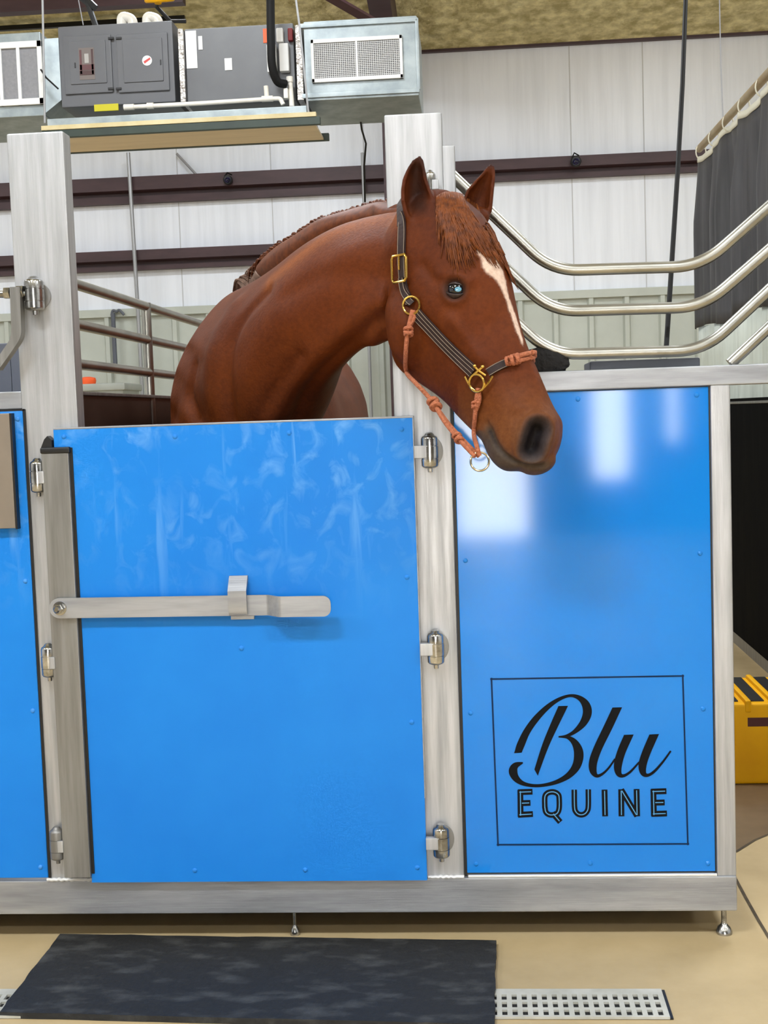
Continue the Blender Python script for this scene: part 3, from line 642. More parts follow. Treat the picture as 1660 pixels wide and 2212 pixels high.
for q in ([at(92,2,3.835),at(97,266,3.835)], [at(640,2,3.8),at(648,60,3.8),at(668,258,3.835)]):
    b = bmn(); tube(b, [Vector((q[0].x,q[0].y,roofz(q[0].y)+.02))]+q, .006, 6); obj('hanger_rod', b, 'conduit', pn)
hang('cord', 'wire', [at(170,2,4.3),at(180,54,4.3)], .003, 'thin pale cord dropping onto the two-door cabinet', 'cord')
hang('cord', 'cable', [at(88,150,3.9),at(100,168,3.9),at(126,192,3.9)], .005, 'short black cord between the slatted duct box and the grey cabinet', 'cord', up=False)
hang('cord', 'cable', [at(776,236,4.4),at(782,280,4.6),at(791,310,4.8),at(787,360,5.0),at(789,436,5.2)], .006, 'black cord drooping below the mesh grille duct box', 'cord', up=False)
hang('conduit', 'conduit', [at(277,330,YB-.165),at(300,700,YB-.165),Vector((at(300,700,YB-.165).x+.01,YB-.165,0))], .017, 'thin upright grey conduit pipe on the back wall', 'conduit', up=False, k=10)
hang('conduit', 'conduit', [at(783,330,YB-.165),at(787,440,YB-.165),Vector((at(787,440,YB-.165).x,YB-.165,0))], .014, 'thin upright grey conduit on the back wall just left of the middle post', 'conduit', up=False, k=10)
hang('cord', 'wire', [at(382,332,YB-.05),at(425,378,YB-.1)], .012, 'slanting grey cord on the back wall below the pan', 'cord', up=False)
for px, py, r, lab in ((492,388,.04,'small black camera dome on the maroon girt left of the horse'),(1245,348,.045,'small blue-black camera dome on the maroon girt right of the horse')):
    p = at(px,py,YB-.19); t_ = thing('security_camera', lab, 'camera', p)
    b = bmn(); lathe(b, p+Vector((0,.05,0)), (0,-1,0), [(0,r*.9),(.02,r),(.05,r),(.06,r*.8)], 20); obj('housing', b, 'black', t_)
    b = bmn(); lathe(b, p+Vector((0,-.01,-r*.15)), (0,-1,0), [(0,r*.7),(.012,r*.6),(.02,r*.35),(.024,.004)], 18); obj('lens', b, 'lens', t_)
    b = bmn(); tube(b, [p+Vector((-.03,.02,r*.8)),p+Vector((-.01,.04,r*1.7)),p+Vector((.03,.05,r*1.2))], .006, 6); obj('lead', b, 'cable', t_)
# ------------------------------------------------------------------ black curtain on a pole, cables
CZ = 2.95
q0, q1 = onz(1511,322,CZ), onz(1660,160,CZ); dq = (q1-q0); qn = q0-dq*.0; qf = q0+dq*2.0
cu = thing('curtain', 'dark grey mesh curtain tied to a weathered pole at the right edge', 'curtain', (q0.x,q0.y,1.5))
b = bmn(); cyl(b, qn, qf, .024, 14); obj('pole', b, 'rod', cu)
zb = at(1521,712,q0.y).z; nrm = Vector((dq.y,-dq.x,0)).normalized()
if nrm.x > 0: nrm = -nrm
Lc = (qf-q0).length; ud = (qf-q0).normalized()
def cpt(s, z, amp=1.0): 
    w = .05*math.sin(s*11+.7*math.sin(s*3))+.026*math.sin(s*25+1); f = min(1, max(.25, (CZ-z)/.5)); return q0+ud*s+nrm*(w*f*amp)+Vector((0,0,z-CZ))
b = bmn(); NS, NZ = 150, 14; V = []
def topz(s): return CZ-.085-.016*abs(math.sin(s*PI/.42))-.01*math.sin(s*5)
for i in range(NS+1):
    s = .02+Lc*i/NS*.99; V.append([b.verts.new(cpt(s, topz(s)+(zb+.02*math.sin(s*5)-topz(s))*j/NZ)) for j in range(NZ+1)])
for i in range(NS):
    for j in range(NZ): b.faces.new((V[i][j],V[i+1][j],V[i+1][j+1],V[i][j+1]))
fb = obj('fabric', b, 'curtain', cu, angle=180); md = fb.modifiers.new('thick', 'SOLIDIFY'); md.thickness = .004
b = bmn(); V = []
for i in range(NS+1):
    s = .0+Lc*i/NS*.985; V.append([b.verts.new(cpt(s, zb+.015+(.05-zb)*j/8, .6)) for j in range(9)])
for i in range(NS):
    for j in range(8): b.faces.new((V[i][j],V[i+1][j],V[i+1][j+1],V[i][j+1]))
fb = obj('skirt', b, 'skirt', cu, angle=180, label='pale vinyl lower part'); md = fb.modifiers.new('thick', 'SOLIDIFY'); md.thickness = .003
b = bmn(); V = []
for i in range(NS+1):
    s = .02+Lc*i/NS*.99; V.append([b.verts.new(cpt(s, z, .9)+nrm*.004) for z in (topz(s)+.035, topz(s)-.004)])
for i in range(NS): b.faces.new((V[i][0],V[i+1][0],V[i+1][1],V[i][1]))
fb = obj('hem', b, 'tie', cu, angle=180); md = fb.modifiers.new('thick', 'SOLIDIFY'); md.thickness = .004
s = .06
while s < Lc-.1:
    c = q0+ud*s+Vector((0,0,-.03)); b = bmn(); torus(b, c, ud, .032, .0042, 18, 6, 1.5)
    obj('tie', b, 'tie', cu); s += .42 if s < 1.5 else .8
c0, c1 = at(1482,0,.55), at(1439,768,.06); ext = (c0-c1)/(c0.z-c1.z)
tp = c0+ext*(roofz(.8)-c0.z); 
b = bmn(); tube(b, [tp, c0, c0.lerp(c1,.26)+Vector((.004,0,0)), c0.lerp(c1,.52)+Vector((.004,0,0)), c1], .006, 10)
tag(obj('hanging_cable', b, 'cable'), 'long black cable slanting down from the roof behind the bent bars', 'cable')
k_ = onz(1563,262,CZ); hang('wire', 'wire', [at(1555,0,k_.y),at(1558,140,k_.y),k_+Vector((0,0,.0))], .004, 'thin wire hanging from the roof to the curtain pole', 'wire')
b = bmn(); a_ = at(1274,783,.065); c_ = at(1512,770,.065); zt = (a_.z+c_.z)/2
box(b, (a_.x,PD+.002,1.16), (c_.x,.22,zt), .004); tag(obj('feed_trough', b, 'greybox'), 'slate grey trough behind the top rail above the lettered panel', 'trough')
b = bmn(); p = at(1172,797,.035)
for v in bmesh.ops.create_icosphere(b, subdivisions=4, radius=1)['verts']:
    n_ = v.co.copy(); f = 1+.12*noise.noise(n_*6)+.06*noise.noise(n_*16); v.co = Vector((n_.x*.062*f, n_.y*.026*f, max(n_.z, -.55)*.036*f)); v.co += Vector((p.x,.03,1.3565+.02))
tag(obj('fleece_pad', b, 'fur'), 'small black fleece pad on the top rail, half hidden by the nose of the horse', 'pad')
# far left background behind the rails
b = bmn(); a_, c_ = at(150,860,7.0), at(266,832,7.0); box(b, (a_.x,7.0,0), (c_.x,7.5,c_.z), .02); box(b, (a_.x-.02,6.98,c_.z-.04), (c_.x+.02,7.52,c_.z+.02), .015)
tag(obj('storage_bin', b, 'greybin'), 'pale grey bin by the back wall seen between the left rails', 'bin')
b = bmn(); p = at(190,829,7.1); lathe(b, (p.x,7.1,c_.z+.02), (0,0,1), [(0,.05),(.03,.055),(.05,.05),(.06,.02)], 20)
for v in b.verts: v.co.x = p.x+(v.co.x-p.x)*1.25
tag(obj('orange_tub', b, 'orange'), 'bright orange tub on the pale grey bin', 'tub')
b = bmn(); Y = YB-.1; tube(b, [Vector(q) for q in catmull([at(241,682,Y),at(244,671,Y),at(252,673,Y),at(258,670,Y),at(268,680,Y)], 5)], .012, 8); tube(b, [at(244,676,Y),at(247,740,Y),at(250,800,Y)], .02, 8)
tag(obj('wall_hook', b, 'greybox'), 'dark hook with a hanging strap on the back wall behind the left rails', 'hook')
# ------------------------------------------------------------------ horse
hb = bmn()
NR = 28
def spow(v, e): return math.copysign(abs(v)**e, v)
def add_loft(rings): loft(hb, rings)
def cap_rings(rings):
    """round off both ends of a loft"""
    out = []
    for end in (0, 1):
        r = rings[0] if end == 0 else rings[-1]; r2 = rings[1] if end == 0 else rings[-2]
        c = sum(r, Vector())/len(r); c2 = sum(r2, Vector())/len(r2); d = (c-c2).normalized(); R = min((p-c).length for p in r)
        ex = [[c+d*R*.8*h+(p-c)*s for p in r] for h, s in ((.45,.88),(.8,.6),(.97,.25))]
        if end == 0: out = list(reversed(ex))+rings
        else: out = out+ex
    return out
# --- trunk: sections along Y (x, zc, half width, half height)
TR = [(.17,-.60,1.03,.12,.15),(.25,-.61,1.04,.17,.23),(.36,-.625,1.07,.21,.31),(.5,-.63,1.12,.235,.37),(.68,-.635,1.175,.245,.41),(.95,-.64,1.15,.245,.41),(1.3,-.65,1.13,.262,.40),(1.65,-.66,1.16,.262,.385),(1.95,-.665,1.225,.25,.355),(2.2,-.67,1.24,.21,.28),(2.36,-.67,1.22,.12,.16)]
TRc = catmull(TR, 4)
rings = []
for (y, x, z, w, h) in TRc:
    r = []
    for k in range(NR):
        a = 2*PI*k/NR; u, v = math.cos(a), math.sin(a); e = .9
        ww = w*(1-.22*max(u,0)**2)
        r.append(Vector((x+ww*spow(v,e), y, z+h*spow(u,e))))
    rings.append(r)
add_loft(rings)
# --- legs
def leg(pts):
    P = catmull([(*p, r) for *p, r in pts], 4); tube(hb, [p[:3] for p in P], [max(p[3], .004) for p in P], 16)
FLZ = .125
for s in (-1, 1):
    x = -.63+s*.135
    leg([(x-s*.03,.46,1.2,.12),(x,.42,.98,.10),(x,.42,.80,.072),(x,.42,.62,.05),(x,.415,.55,.047),(x,.42,.46,.031),(x,.42,.31,.029),(x,.40,.255,.036),(x,.37,.2,.031),(x,.355,FLZ+.055,.045),(x,.345,FLZ,.058)])
    x = -.665+s*.14
    leg([(x-s*.02,2.05,1.2,.17),(x,1.98,1.0,.15),(x,2.0,.86,.11),(x,2.14,.74,.07),(x,2.22,.66,.052),(x,2.20,.57,.042),(x,2.17,.45,.033),(x,2.15,.31,.031),(x,2.12,.255,.038),(x,2.09,.2,.033),(x,2.075,FLZ+.055,.047),(x,2.065,FLZ,.06)])
# --- neck: (crest pixel, underside pixel, Y, lateral half width)
NK = [((925,446),(838,735),-.06,.070),((868,455),(812,750),-.035,.075),((815,463),(778,752),.0,.083),((745,482),(722,795),.06,.098),((680,518),(668,858),.14,.12),((622,565),(612,975),.25,.15),((572,601),(545,1055),.38,.172),((520,628),(486,1100),.55,.185)]
NKc = catmull([(a[0],a[1],c[0],c[1],Y,w) for a, c, Y, w in NK], 4)
nc = [(at(q[0],q[1],q[4])+at(q[2],q[3],q[4]))/2 for q in NKc]
rings = []
for i, q in enumerate(NKc):
    A, B = at(q[0],q[1],q[4]), at(q[2],q[3],q[4]); c = (A+B)/2; h = (A-B)/2
    ax = (nc[min(i+1,len(nc)-1)]-nc[max(i-1,0)]).normalized(); l = ax.cross(h).normalized()
    if l.y > 0: l = -l
    r = []
    for k in range(NR):
        a = 2*PI*k/NR; u, v = math.cos(a), math.sin(a)
        ww = q[5]*(1.0-.42*max(u,0)**1.6-.12*max(-u,0)**2)
        r.append(c+h*spow(u,.95)+l*ww*spow(v,.92))
    rings.append(r)
add_loft(rings)
# --- head: (face-profile pixel, jaw pixel, Y, half widths at face, middle, jaw)
HD = [((925,428),(845,690),-.065,.058,.070,.045),((984,421),(831,750),-.085,.068,.082,.050),((1046,464),(846,792),-.105,.088,.092,.052),((1078,516),(878,815),-.125,.098,.094,.048),((1103,585),(915,838),-.145,.088,.086,.042),((1119,655),(948,862),-.165,.070,.074,.038),((1132,712),(974,889),-.185,.056,.062,.035),((1149,762),(1000,915),-.20,.048,.055,.034),((1170,812),(1024,937),-.213,.046,.053,.036),((1190,862),(1044,958),-.225,.050,.057,.040),((1206,900),(1056,985),-.235,.055,.062,.044),((1212,930),(1072,1006),-.24,.054,.060,.044),((1211,956),(1096,1018),-.245,.046,.052,.038),((1200,980),(1124,1017),-.247,.033,.038,.028)]
THETA = math.radians(15)
HDc = catmull([(*a,*c,Y,w1,w2,w3) for a, c, Y, w1, w2, w3 in HD], 4)
hc = [(at(q[0],q[1],q[4])+at(q[2],q[3],q[4]))/2 for q in HDc]
rings = []; HFR = []
for i, q in enumerate(HDc):
    A, B = at(q[0],q[1],q[4]), at(q[2],q[3],q[4]); c = (A+B)/2; h = (A-B)/2; H_ = h.length*1.01; n_ = h.normalized()
    ax = (hc[min(i+1,len(hc)-1)]-hc[max(i-1,0)]).normalized(); l = ax.cross(n_).normalized()
    if l.y > 0: l = -l
    d = n_*math.cos(THETA)+l*math.sin(THETA); l2 = l*math.cos(THETA)-n_*math.sin(THETA)
    HFR.append((c, d, l2, H_)); r = []
    for k in range(NR):
        a = 2*PI*k/NR; u, v = math.cos(a), math.sin(a)
        ww = q[6]*(1-u*u)+(q[5]*max(u,0)+q[7]*max(-u,0))*abs(u) if True else 0
        ww = q[6]+(q[5]-q[6])*max(u,0)**1.2+(q[7]-q[6])*max(-u,0)**.8
        r.append(c+d*H_*spow(u,.86)+l2*ww*spow(v,.78))
    rings.append(r)
add_loft(cap_rings(rings))
def ell(c, rx, ry, rz, rot=None):
    vs = bmesh.ops.create_icosphere(hb, subdivisions=3, radius=1)['verts']
    for v in vs:
        p = Vector((v.co.x*rx, v.co.y*ry, v.co.z*rz)); v.co = (rot @ p if rot else p)+c
# shoulder, breast and cheek masses
ell(Vector((-.705,.50,1.20)), .12,.22,.28); ell(Vector((-.56,.46,1.04)), .13,.2,.24); ell(Vector((-.62,.33,1.03)), .16,.15,.18); ell(at(524,662,.62), .055,.055,.05)
ell(Vector((-.64,.80,1.50)), .1,.25,.115)
c = at(884,705,-.105); ell(c, .052,.075,.09)                      # jowl
# ears
def ear(levels, Y, tip, opening, depth, wall=.0085):
    rg = []
    o = Vector(opening).normalized()
    for (y, xl, xr) in levels:
        a, c = at(xl,y,Y), at(xr,y,Y); ce = (a+c)/2; w = max((c-a).length/2, .006); s = (c-a).normalized()
        o_ = (o-s*o.dot(s)).normalized(); dp = w*depth; outer, inner = [], []
        for k in range(13):
            t = math.radians(-118+236*k/12); outer.append(ce+s*w*math.sin(t)-o_*dp*math.cos(t))
            wi, di = max(w-wall, w*.25), max(dp-wall, dp*.2); inner.append(ce+s*wi*math.sin(t*.97)-o_*di*math.cos(t*.97))
        rg.append(outer+list(reversed(inner)))
    T = at(tip[0], tip[1], Y); last = rg[-1]; c0 = sum(last, Vector())/len(last)
    rg.append([T+(p-c0)*.12 for p in last]); loft(hb, rg)
ear([(498,893,936),(482,882,943),(458,872,945),(436,866.5,942),(411,866,932),(387,870,924),(364,880,919),(348,890,916)], -.15, (908,333), (.25,-1,.05), .9)
ear([(476,1006,1054),(456,999,1064),(434,999,1066),(412,1008,1068),(393,1024,1070),(376,1040,1071),(361,1052,1069.5)], -.035, (1062,347), (-.2,-.9,.1), .9)
ell(at(916,490,-.125), .026,.03,.026); ell(at(1034,470,-.045), .026,.026,.026)
bmesh.ops.recalc_face_normals(hb, faces=hb.faces)
me = bpy.data.meshes.new('horse_raw'); hb.to_mesh(me); hb.free()
ro = bpy.data.objects.new('horse_raw', me); COL.objects.link(ro)
rm = ro.modifiers.new('rm', 'REMESH'); rm.mode = 'VOXEL'; rm.voxel_size = .0046; rm.adaptivity = 0.0
bpy.context.view_layer.update()
ev = ro.evaluated_get(bpy.context.evaluated_depsgraph_get()); hm = bpy.data.meshes.new_from_object(ev)
bpy.data.objects.remove(ro); hm.name = 'horse'
nv = len(hm.vertices); co = np.empty(nv*3); hm.vertices.foreach_get('co', co); co = co.reshape(-1,3)
ed = np.empty(len(hm.edges)*2, int); hm.edges.foreach_get('vertices', ed); ed = ed.reshape(-1,2)
deg = np.bincount(ed.ravel(), minlength=nv).astype(float)[:,None]
def smooth(X, it, wgt=None):
    for _ in range(it):
        S = np.zeros_like(X)
        for ax in range(X.shape[1]):
            S[:,ax] = np.bincount(ed[:,0], X[ed[:,1],ax], nv)+np.bincount(ed[:,1], X[ed[:,0],ax], nv)
        A = S/np.maximum(deg,1); X = X+(A-X)*(.6 if wgt is None else .6*wgt)
    return X
def proj(X):
    d = X-np.array(EYEP); f = d@np.array(FW)
    return 830+FP*(d@np.array(RT))/f, 1106-FP*(d@np.array(UP))/f
hx_, hy_ = proj(co)
head_w = np.clip((hx_-760)/90, 0, 1)*np.clip((.25-co[:,1])/.1, 0, 1)
ear_w = ((hy_ < 470) & (hx_ > 860) & (co[:,1] < .2)).astype(float)
# broad blending on the body and neck, lighter on the head, lightest on the ears
wt = (1-head_w)[:,None]; co = smooth(co, 34, wt); co = smooth(co, 7, (head_w*(1-.9*ear_w))[:,None])
def apply():
    hm.vertices.foreach_set('co', co.ravel()); hm.update()
def normals():
    n = np.empty(nv*3); hm.vertices.foreach_get('normal', n); return n.reshape(-1,3)
apply(); nrmv = normals()
def make_bvh(): return BVHTree.FromPolygons([Vector(v) for v in co], [tuple(p.vertices) for p in hm.polygons])
bvh = make_bvh()
def hit(x, y):
    d = ray(x, y).normalized(); r = bvh.ray_cast(EYEP, d)
    return (r[0], r[1]) if r[0] is not None else (None, None)
HC = np.array([f[0] for f in HFR])
def mirror(P):
    i = int(np.argmin(((HC-np.array(P))**2).sum(1))); c, d, l, _ = HFR[i]; return P-l*(2*(P-c).dot(l))
def dist_to(poly):
    """distance of every vertex to a 3D polyline"""
    best = np.full(nv, 9.9)
    for a, c in zip(poly[:-1], poly[1:]):
        a, c = np.array(a), np.array(c); ab = c-a; t = np.clip(((co-a)@ab)/max(ab@ab,1e-9), 0, 1); best = np.minimum(best, np.linalg.norm(co-a-t[:,None]*ab, axis=1))
    return best
def surf_line(px):
    out = []
    for q in catmull(px, 5):
        p, n = hit(q[0], q[1])
        if p is not None: out.append(p)
    return out
def dent(px, rad, amt, both=False):
    global co
    L = surf_line(px)
    if len(L) < 2: return
    for ln in ([L, [mirror(p) for p in L]] if both else [L]):
        w = np.exp(-(dist_to(ln)/rad)**2); co = co+nrmv*(amt*w)[:,None]
# muscle lines of neck and shoulder
dent([(640,905),(660,850),(700,795),(760,740),(815,690)], .022, -0.0139)          # jugular groove
dent([(590,905),(640,830),(700,760),(770,705),(835,650)], .035, 0.0124)
dent([(826,745),(830,690),(842,620),(852,560)], .016, -0.0062)                    # behind the jowl
dent([(858,660),(872,720),(870,760)], .035, 0.0047)
dent([(505,905),(492,820),(500,740),(530,680),(575,630)], .022, -0.0124)         # front of the shoulder blade
dent([(470,905),(455,820),(468,740),(505,670)], .045, 0.0139)
dent([(545,905),(545,820),(565,750),(610,690)], .05, 0.0093)
dent([(425,905),(410,850),(420,790)], .02, -0.0109)
dent([(560,905),(600,840),(650,770)], .02, -0.0078)
dent([(740,560),(800,540),(850,530)], .05, 0.0093); dent([(620,640),(690,600),(760,590),(820,600)], .03, -0.0062)
# face
dent([(915,575),(935,600),(962,610)], .014, -.006, True)                       # hollow above the eye
dent([(955,596),(984,588),(1016,604)], .014, .007, True)                       # brow
dent([(975,690),(1010,735),(1040,775)], .013, .006, True)                      # facial crest
dent([(1000,735),(975,770),(950,800)], .025, -.004, True)
dent([(1060,700),(1085,770),(1110,830)], .02, -.005, True)
dent([(1120,880),(1160,880),(1195,905)], .016, .005, True)
dent([(1060,930),(1075,965),(1100,990),(1140,1004),(1170,1006)], .0055, -.010, True)   # mouth
dent([(1052,915),(1060,932)], .006, -.005, True)
dent([(1040,930),(1055,975),(1080,1003)], .012, .003, True)
# nostrils
NP, NN = hit(1160,952); NOS = [NP, mirror(NP)]
nos_line = [(1163,928),(1155,950),(1149,972)]
L = surf_line(nos_line); ND = []
for ln in (L, [mirror(p) for p in L]):
    dd = dist_to(ln); ND.append(dd); co = co+nrmv*(.0075*np.exp(-((dd-.031)/.009)**2)-.030*np.clip(1-(dd/.025)**2, 0, 1)**.7)[:,None]
# eyes
EP, EN = hit(984,625); EYES = [EP, mirror(EP)]
for e in EYES:
    dd = np.linalg.norm(co-np.array(e), axis=1); co = co+nrmv*(.006*np.exp(-((dd-.028)/.007)**2)-.006*np.clip(1-(dd/.021)**2, 0, 1)**.6)[:,None]
co = smooth(co, 2, (head_w*(1-ear_w))[:,None]); apply(); nrmv = normals(); bvh = make_bvh()
# --- coat colours
px, py = proj(co)
def inpoly(poly):
    ins = np.zeros(nv, bool); n = len(poly)
    for i in range(n):
        (x0,y0),(x1,y1) = poly[i], poly[(i+1)%n]; cnd = ((y0 > py) != (y1 > py)) & (px < (x1-x0)*(py-y0)/((y1-y0) if y1 != y0 else 1e-9)+x0); ins ^= cnd
    return ins
L3 = lambda c: np.array(srgb(c)[:3])
colr = np.tile(L3((99,46,13)), (nv,1))
def blend(w, c):
    global colr
    w = np.clip(w,0,1)[:,None]; colr = colr*(1-w)+L3(c)*w
nz = np.array([noise.noise(Vector(v)*5) for v in co]); nz2 = np.array([noise.noise(Vector(v)*22) for v in co]); nz3 = np.array([noise.noise(Vector(v)*70) for v in co])
blend(.35+.6*nz, (80,34,8)); blend(np.clip(nz2*.5, 0, .3), (112,54,15))
crest = surf_line([(583,606),(620,575),(660,543),(711,508),(779,482),(860,466)]); blend(.75*np.exp(-(dist_to(crest)/.028)**2), (136,73,20))  # bright highlight along the crest, painted into the coat
legs = np.clip((.95-co[:,2])/.4, 0, 1); blend(legs*.6, (74,36,20))
blend((co[:,2] < FLZ+.055).astype(float), (62,54,46))
mz = np.clip((py-800)/120, 0, 1)*(px > 990)*(co[:,1] < 0)*head_w; blend(mz*.75, (116,70,34))
mp_ = surf_line([(1060,932),(1075,965),(1100,990),(1140,1004),(1172,1004)])
for ln in (mp_, [mirror(p) for p in mp_]):
    dd = dist_to(ln); blend(1.1*np.exp(-(dd/.016)**2), (84,68,54)); blend(np.exp(-(dd/.005)**2), (38,30,28))
for e in NOS: dd = np.linalg.norm(co-np.array(e), axis=1); blend(1.0*np.exp(-(dd/.042)**2), (84,62,46))
for dd in ND: blend(1.2*np.clip(1-(dd-.022)/.012, 0, 1), (60,52,52)); blend(1.4*np.clip(1-(dd-.013)/.010, 0, 1), (24,20,22))
low = ((py > 930) & (px > 1030) & (px < 1120) & (co[:,1] < -.1)).astype(float)*np.clip((py-(930+(px-1050)*1.05))/14, 0, 1); blend(low*.85*head_w, (78,68,60))
blend(np.clip((py-985)/25, 0, 1)*(px > 1040)*(co[:,1] < -.1)*head_w*.7, (84,72,62))
for e in EYES: dd = np.linalg.norm((co-np.array(e))*np.array((1,1,1.15)), axis=1); blend(1.1*np.exp(-(dd/.029)**4), (52,34,26))
tipw = ear_w*np.clip((383-py)/40, 0, 1); blend(tipw*.8*(px < 960), (40,24,16)); blend(ear_w*(px > 1040)*np.clip((368-py)/12, 0, 1), (30,20,16))
blend(ear_w*.4, (70,31,16)); blend(smooth((ear_w*(nrmv[:,1] < -.3)*(px > 886)*(px < 922)*(py < 458)*(py > 350))[:,None].astype(float), 14)[:,0]*.8, (38,20,13))
face = (nrmv[:,1] < .25) & (co[:,1] < -.02)
bz = inpoly([(1030,522),(1043,527),(1062,546),(1078,566),(1088,588),(1094,612),(1099,640),(1108,664),(1120,700),(1132,742),(1128,744),(1113,704),(1100,668),(1093,644),(1084,624),(1074,606),(1056,592),(1047,582),(1042,562),(1034,545)]).astype(float)
bz = smooth((bz*face)[:,None].copy(), 1)[:,0]; blend(np.clip(bz*1.15+nz3*.25*bz, 0, 1), (222,196,178))
ca = hm.color_attributes.new('coat', 'FLOAT_COLOR', 'POINT'); rgba = np.ones((nv,4)); rgba[:,:3] = np.clip(colr,0,1); ca.data.foreach_set('color', rgba.ravel())
HB = Vector((-.64,1.2,FLZ)); co2 = co-np.array(HB); hm.vertices.foreach_set('co', co2.ravel()); hm.update()
hm.materials.clear(); M['coat'] = mat('chestnut_coat', (255,255,255), .56, c2=(222,214,208), nscale=90, namt=(.3,.7), vcol='coat', spec=.13, bump=.12, bscale=160, sheen=.0)
hm.materials.append(M['coat']); hm.polygons.foreach_set('use_smooth', [True]*len(hm.polygons))
horse = bpy.data.objects.new('horse', hm); COL.objects.link(horse); horse.location = HB
tag(horse, 'chestnut horse with a white face stripe looking out to the right over the blue door', 'horse')
M['mane'] = mat('chestnut_mane', (104,52,20), .55, c2=(78,37,14), nscale=60, stretch=(1,1,1), spec=.2)
M['maneg'] = mat('roan_mane_end', (132,104,88), .6, c2=(88,60,46), nscale=70)
M['forelock'] = mat('ginger_forelock', (120,62,20), .5, c2=(80,38,12), nscale=70, spec=.25)
# eyes
M['eyeball'] = mat('dark_eyeball', (14,12,14), .04, c2=(26,34,46), nscale=20, coat=.5)
M['lid'] = mat('dark_eyelid_skin', (36,24,21), .4, c2=(50,32,26), nscale=60)
M['pupil'] = mat('blue_pupil_reflection', (120,176,196), .1, c2=(70,130,160), nscale=60, coat=.5)
for k, e in enumerate(EYES):
    i = int(np.argmin(((co-np.array(e))**2).sum(1))); n_ = Vector(EN) if k == 0 else (Vector(EN)-HFR[len(HFR)//3][2]*2*Vector(EN).dot(HFR[len(HFR)//3][2]))
    c = e-n_*.0140; b = bmn()
    for v in bmesh.ops.create_icosphere(b, subdivisions=4, radius=.0205)['verts']: v.co += c
    eo = obj('eye', b, 'eyeball', horse)
    rr = (RT-n_*RT.dot(n_)).normalized(); rr = (rr*math.cos(.12)-UP*math.sin(.12)); rr = (rr-n_*rr.dot(n_)).normalized(); uu = n_.cross(rr); uu = uu if uu.z > 0 else -uu
    for sgn, op, ext in ((1, 31, 105), (-1, 24, 105)):
        b = bmn(); G = []
        for a in range(17):
            ph = math.radians(-84+168*a/16); row = []
            for q in range(9):
                th = math.radians(sgn*(op+(ext-op)*q/8)); R_ = .0218+(.0028 if q == 0 else .0012)*math.sin(PI*min(q+1,4)/5)
                row.append(b.verts.new(c+(n_*math.cos(th)*math.cos(ph)+rr*math.sin(ph)+uu*math.sin(th)*math.cos(ph)).normalized()*R_))
            G.append(row)
        for a in range(16):
            for q in range(8): b.faces.new((G[a][q],G[a+1][q],G[a+1][q+1],G[a][q+1]))
        lo_ = obj('eyelid', b, 'lid', horse, angle=180); md = lo_.modifiers.new('thick', 'SOLIDIFY'); md.thickness = .0022; md.offset = -1
    if k == 0:  # eye reflection painted as a pale blue disc facing the viewer
        d_ = (EYEP-c).normalized(); d_ = (d_+RT*.10+UP*.08).normalized(); b = bmn(); dd, u, v_ = frame_of(d_); prof = []
        loft(b, [[c+dd*math.sqrt(.0214**2-r*r)+(u*math.cos(2*PI*q/20)*1.25+v_*math.sin(2*PI*q/20)*.9)*r for q in range(20)] for r in (.0002,.002,.0042,.0058)], False)
        obj('pupil', b, 'pupil', eo, angle=180, label='pupil with a painted pale blue reflection')
# --- hair
def strand(bm, pts, r0, r1, n=5):
    N = len(pts); tube(bm, pts, [r0+(r1-r0)*(i/(N-1))**1.3 for i in range(N)], n)
OUT = [(912,427),(880,434),(829,435),(806,439),(745,457),(694,473),(644,505),(603,530),(573,555),(556,575),(534,594),(508,614)]
RID = [(905,452),(880,460),(835,466),(812,468),(755,482),(711,500),(668,530),(630,560),(600,590),(585,603),(560,620),(520,644)]
OC, RC = catmull(OUT, 6), catmull(RID, 6)
b = bmn(); bg = bmn(); rings = []; rings2 = []; NK_ = len(OC)
for i in range(NK_):
    f = i/(NK_-1); Yc = -.045+.64*f**1.25+.02
    o, r = at(*OC[i], Yc+.04), at(*RC[i], Yc); c = (o+r)/2+Vector((0,.012,0)); h = (o-r)/2; 
    tp_ = min(1, (1-f)*5+.03); ring = [c+h*1.75*tp_*math.cos(2*PI*k/16)+Vector((.016,.05,-.004))*tp_*math.sin(2*PI*k/16)-h*(.78*tp_+.25*(1-tp_)) for k in range(16)]
    (rings if f < .84 else rings2).append(ring)
    if f >= .82 and len(rings2) == 1: rings2.insert(0, rings[-1])
loft(b, rings); loft(bg, rings2)
for _ in range(620):
    f = rng.random()*.985; x = f*(NK_-1); i = int(x); t = x-i
    o = OC[i]*(1-t)+OC[min(i+1,NK_-1)]*t; r = RC[i]*(1-t)+RC[min(i+1,NK_-1)]*t; Yc = -.045+.64*f**1.25+.02
    s = rng.normal(0, 1, 3); drift = rng.random()*16-4
    A = at(r[0], r[1]-6, Yc+.0); Bm = at(o[0]*.55+r[0]*.45-drift*.4, o[1]*.72+r[1]*.28-2, Yc+.018); C_ = at(o[0]-drift, o[1]+.5+s[0]*1.6, Yc+.045); D_ = at(o[0]-drift*1.5, o[1]+26+s[1]*4, Yc+.095)
    P = [Vector(p) for p in catmull([A,Bm,C_,D_], 3)]
    strand(bg if f > .84 else b, P, .0032, .0012, 4)
obj('mane', b, 'mane', horse, angle=180, label='ginger-brown mane along the crest')
obj('mane', bg, 'maneg', horse, angle=180, label='pale roan end of the mane on the withers')
b = bmn()
TIP = catmull([(950,560),(985,595),(1010,585),(1040,560),(1066,575),(1088,580),(1106,596),(1116,618)], 12); ROOT = catmull([(946,428),(965,421),(990,424),(1014,434),(1034,450)], 12)
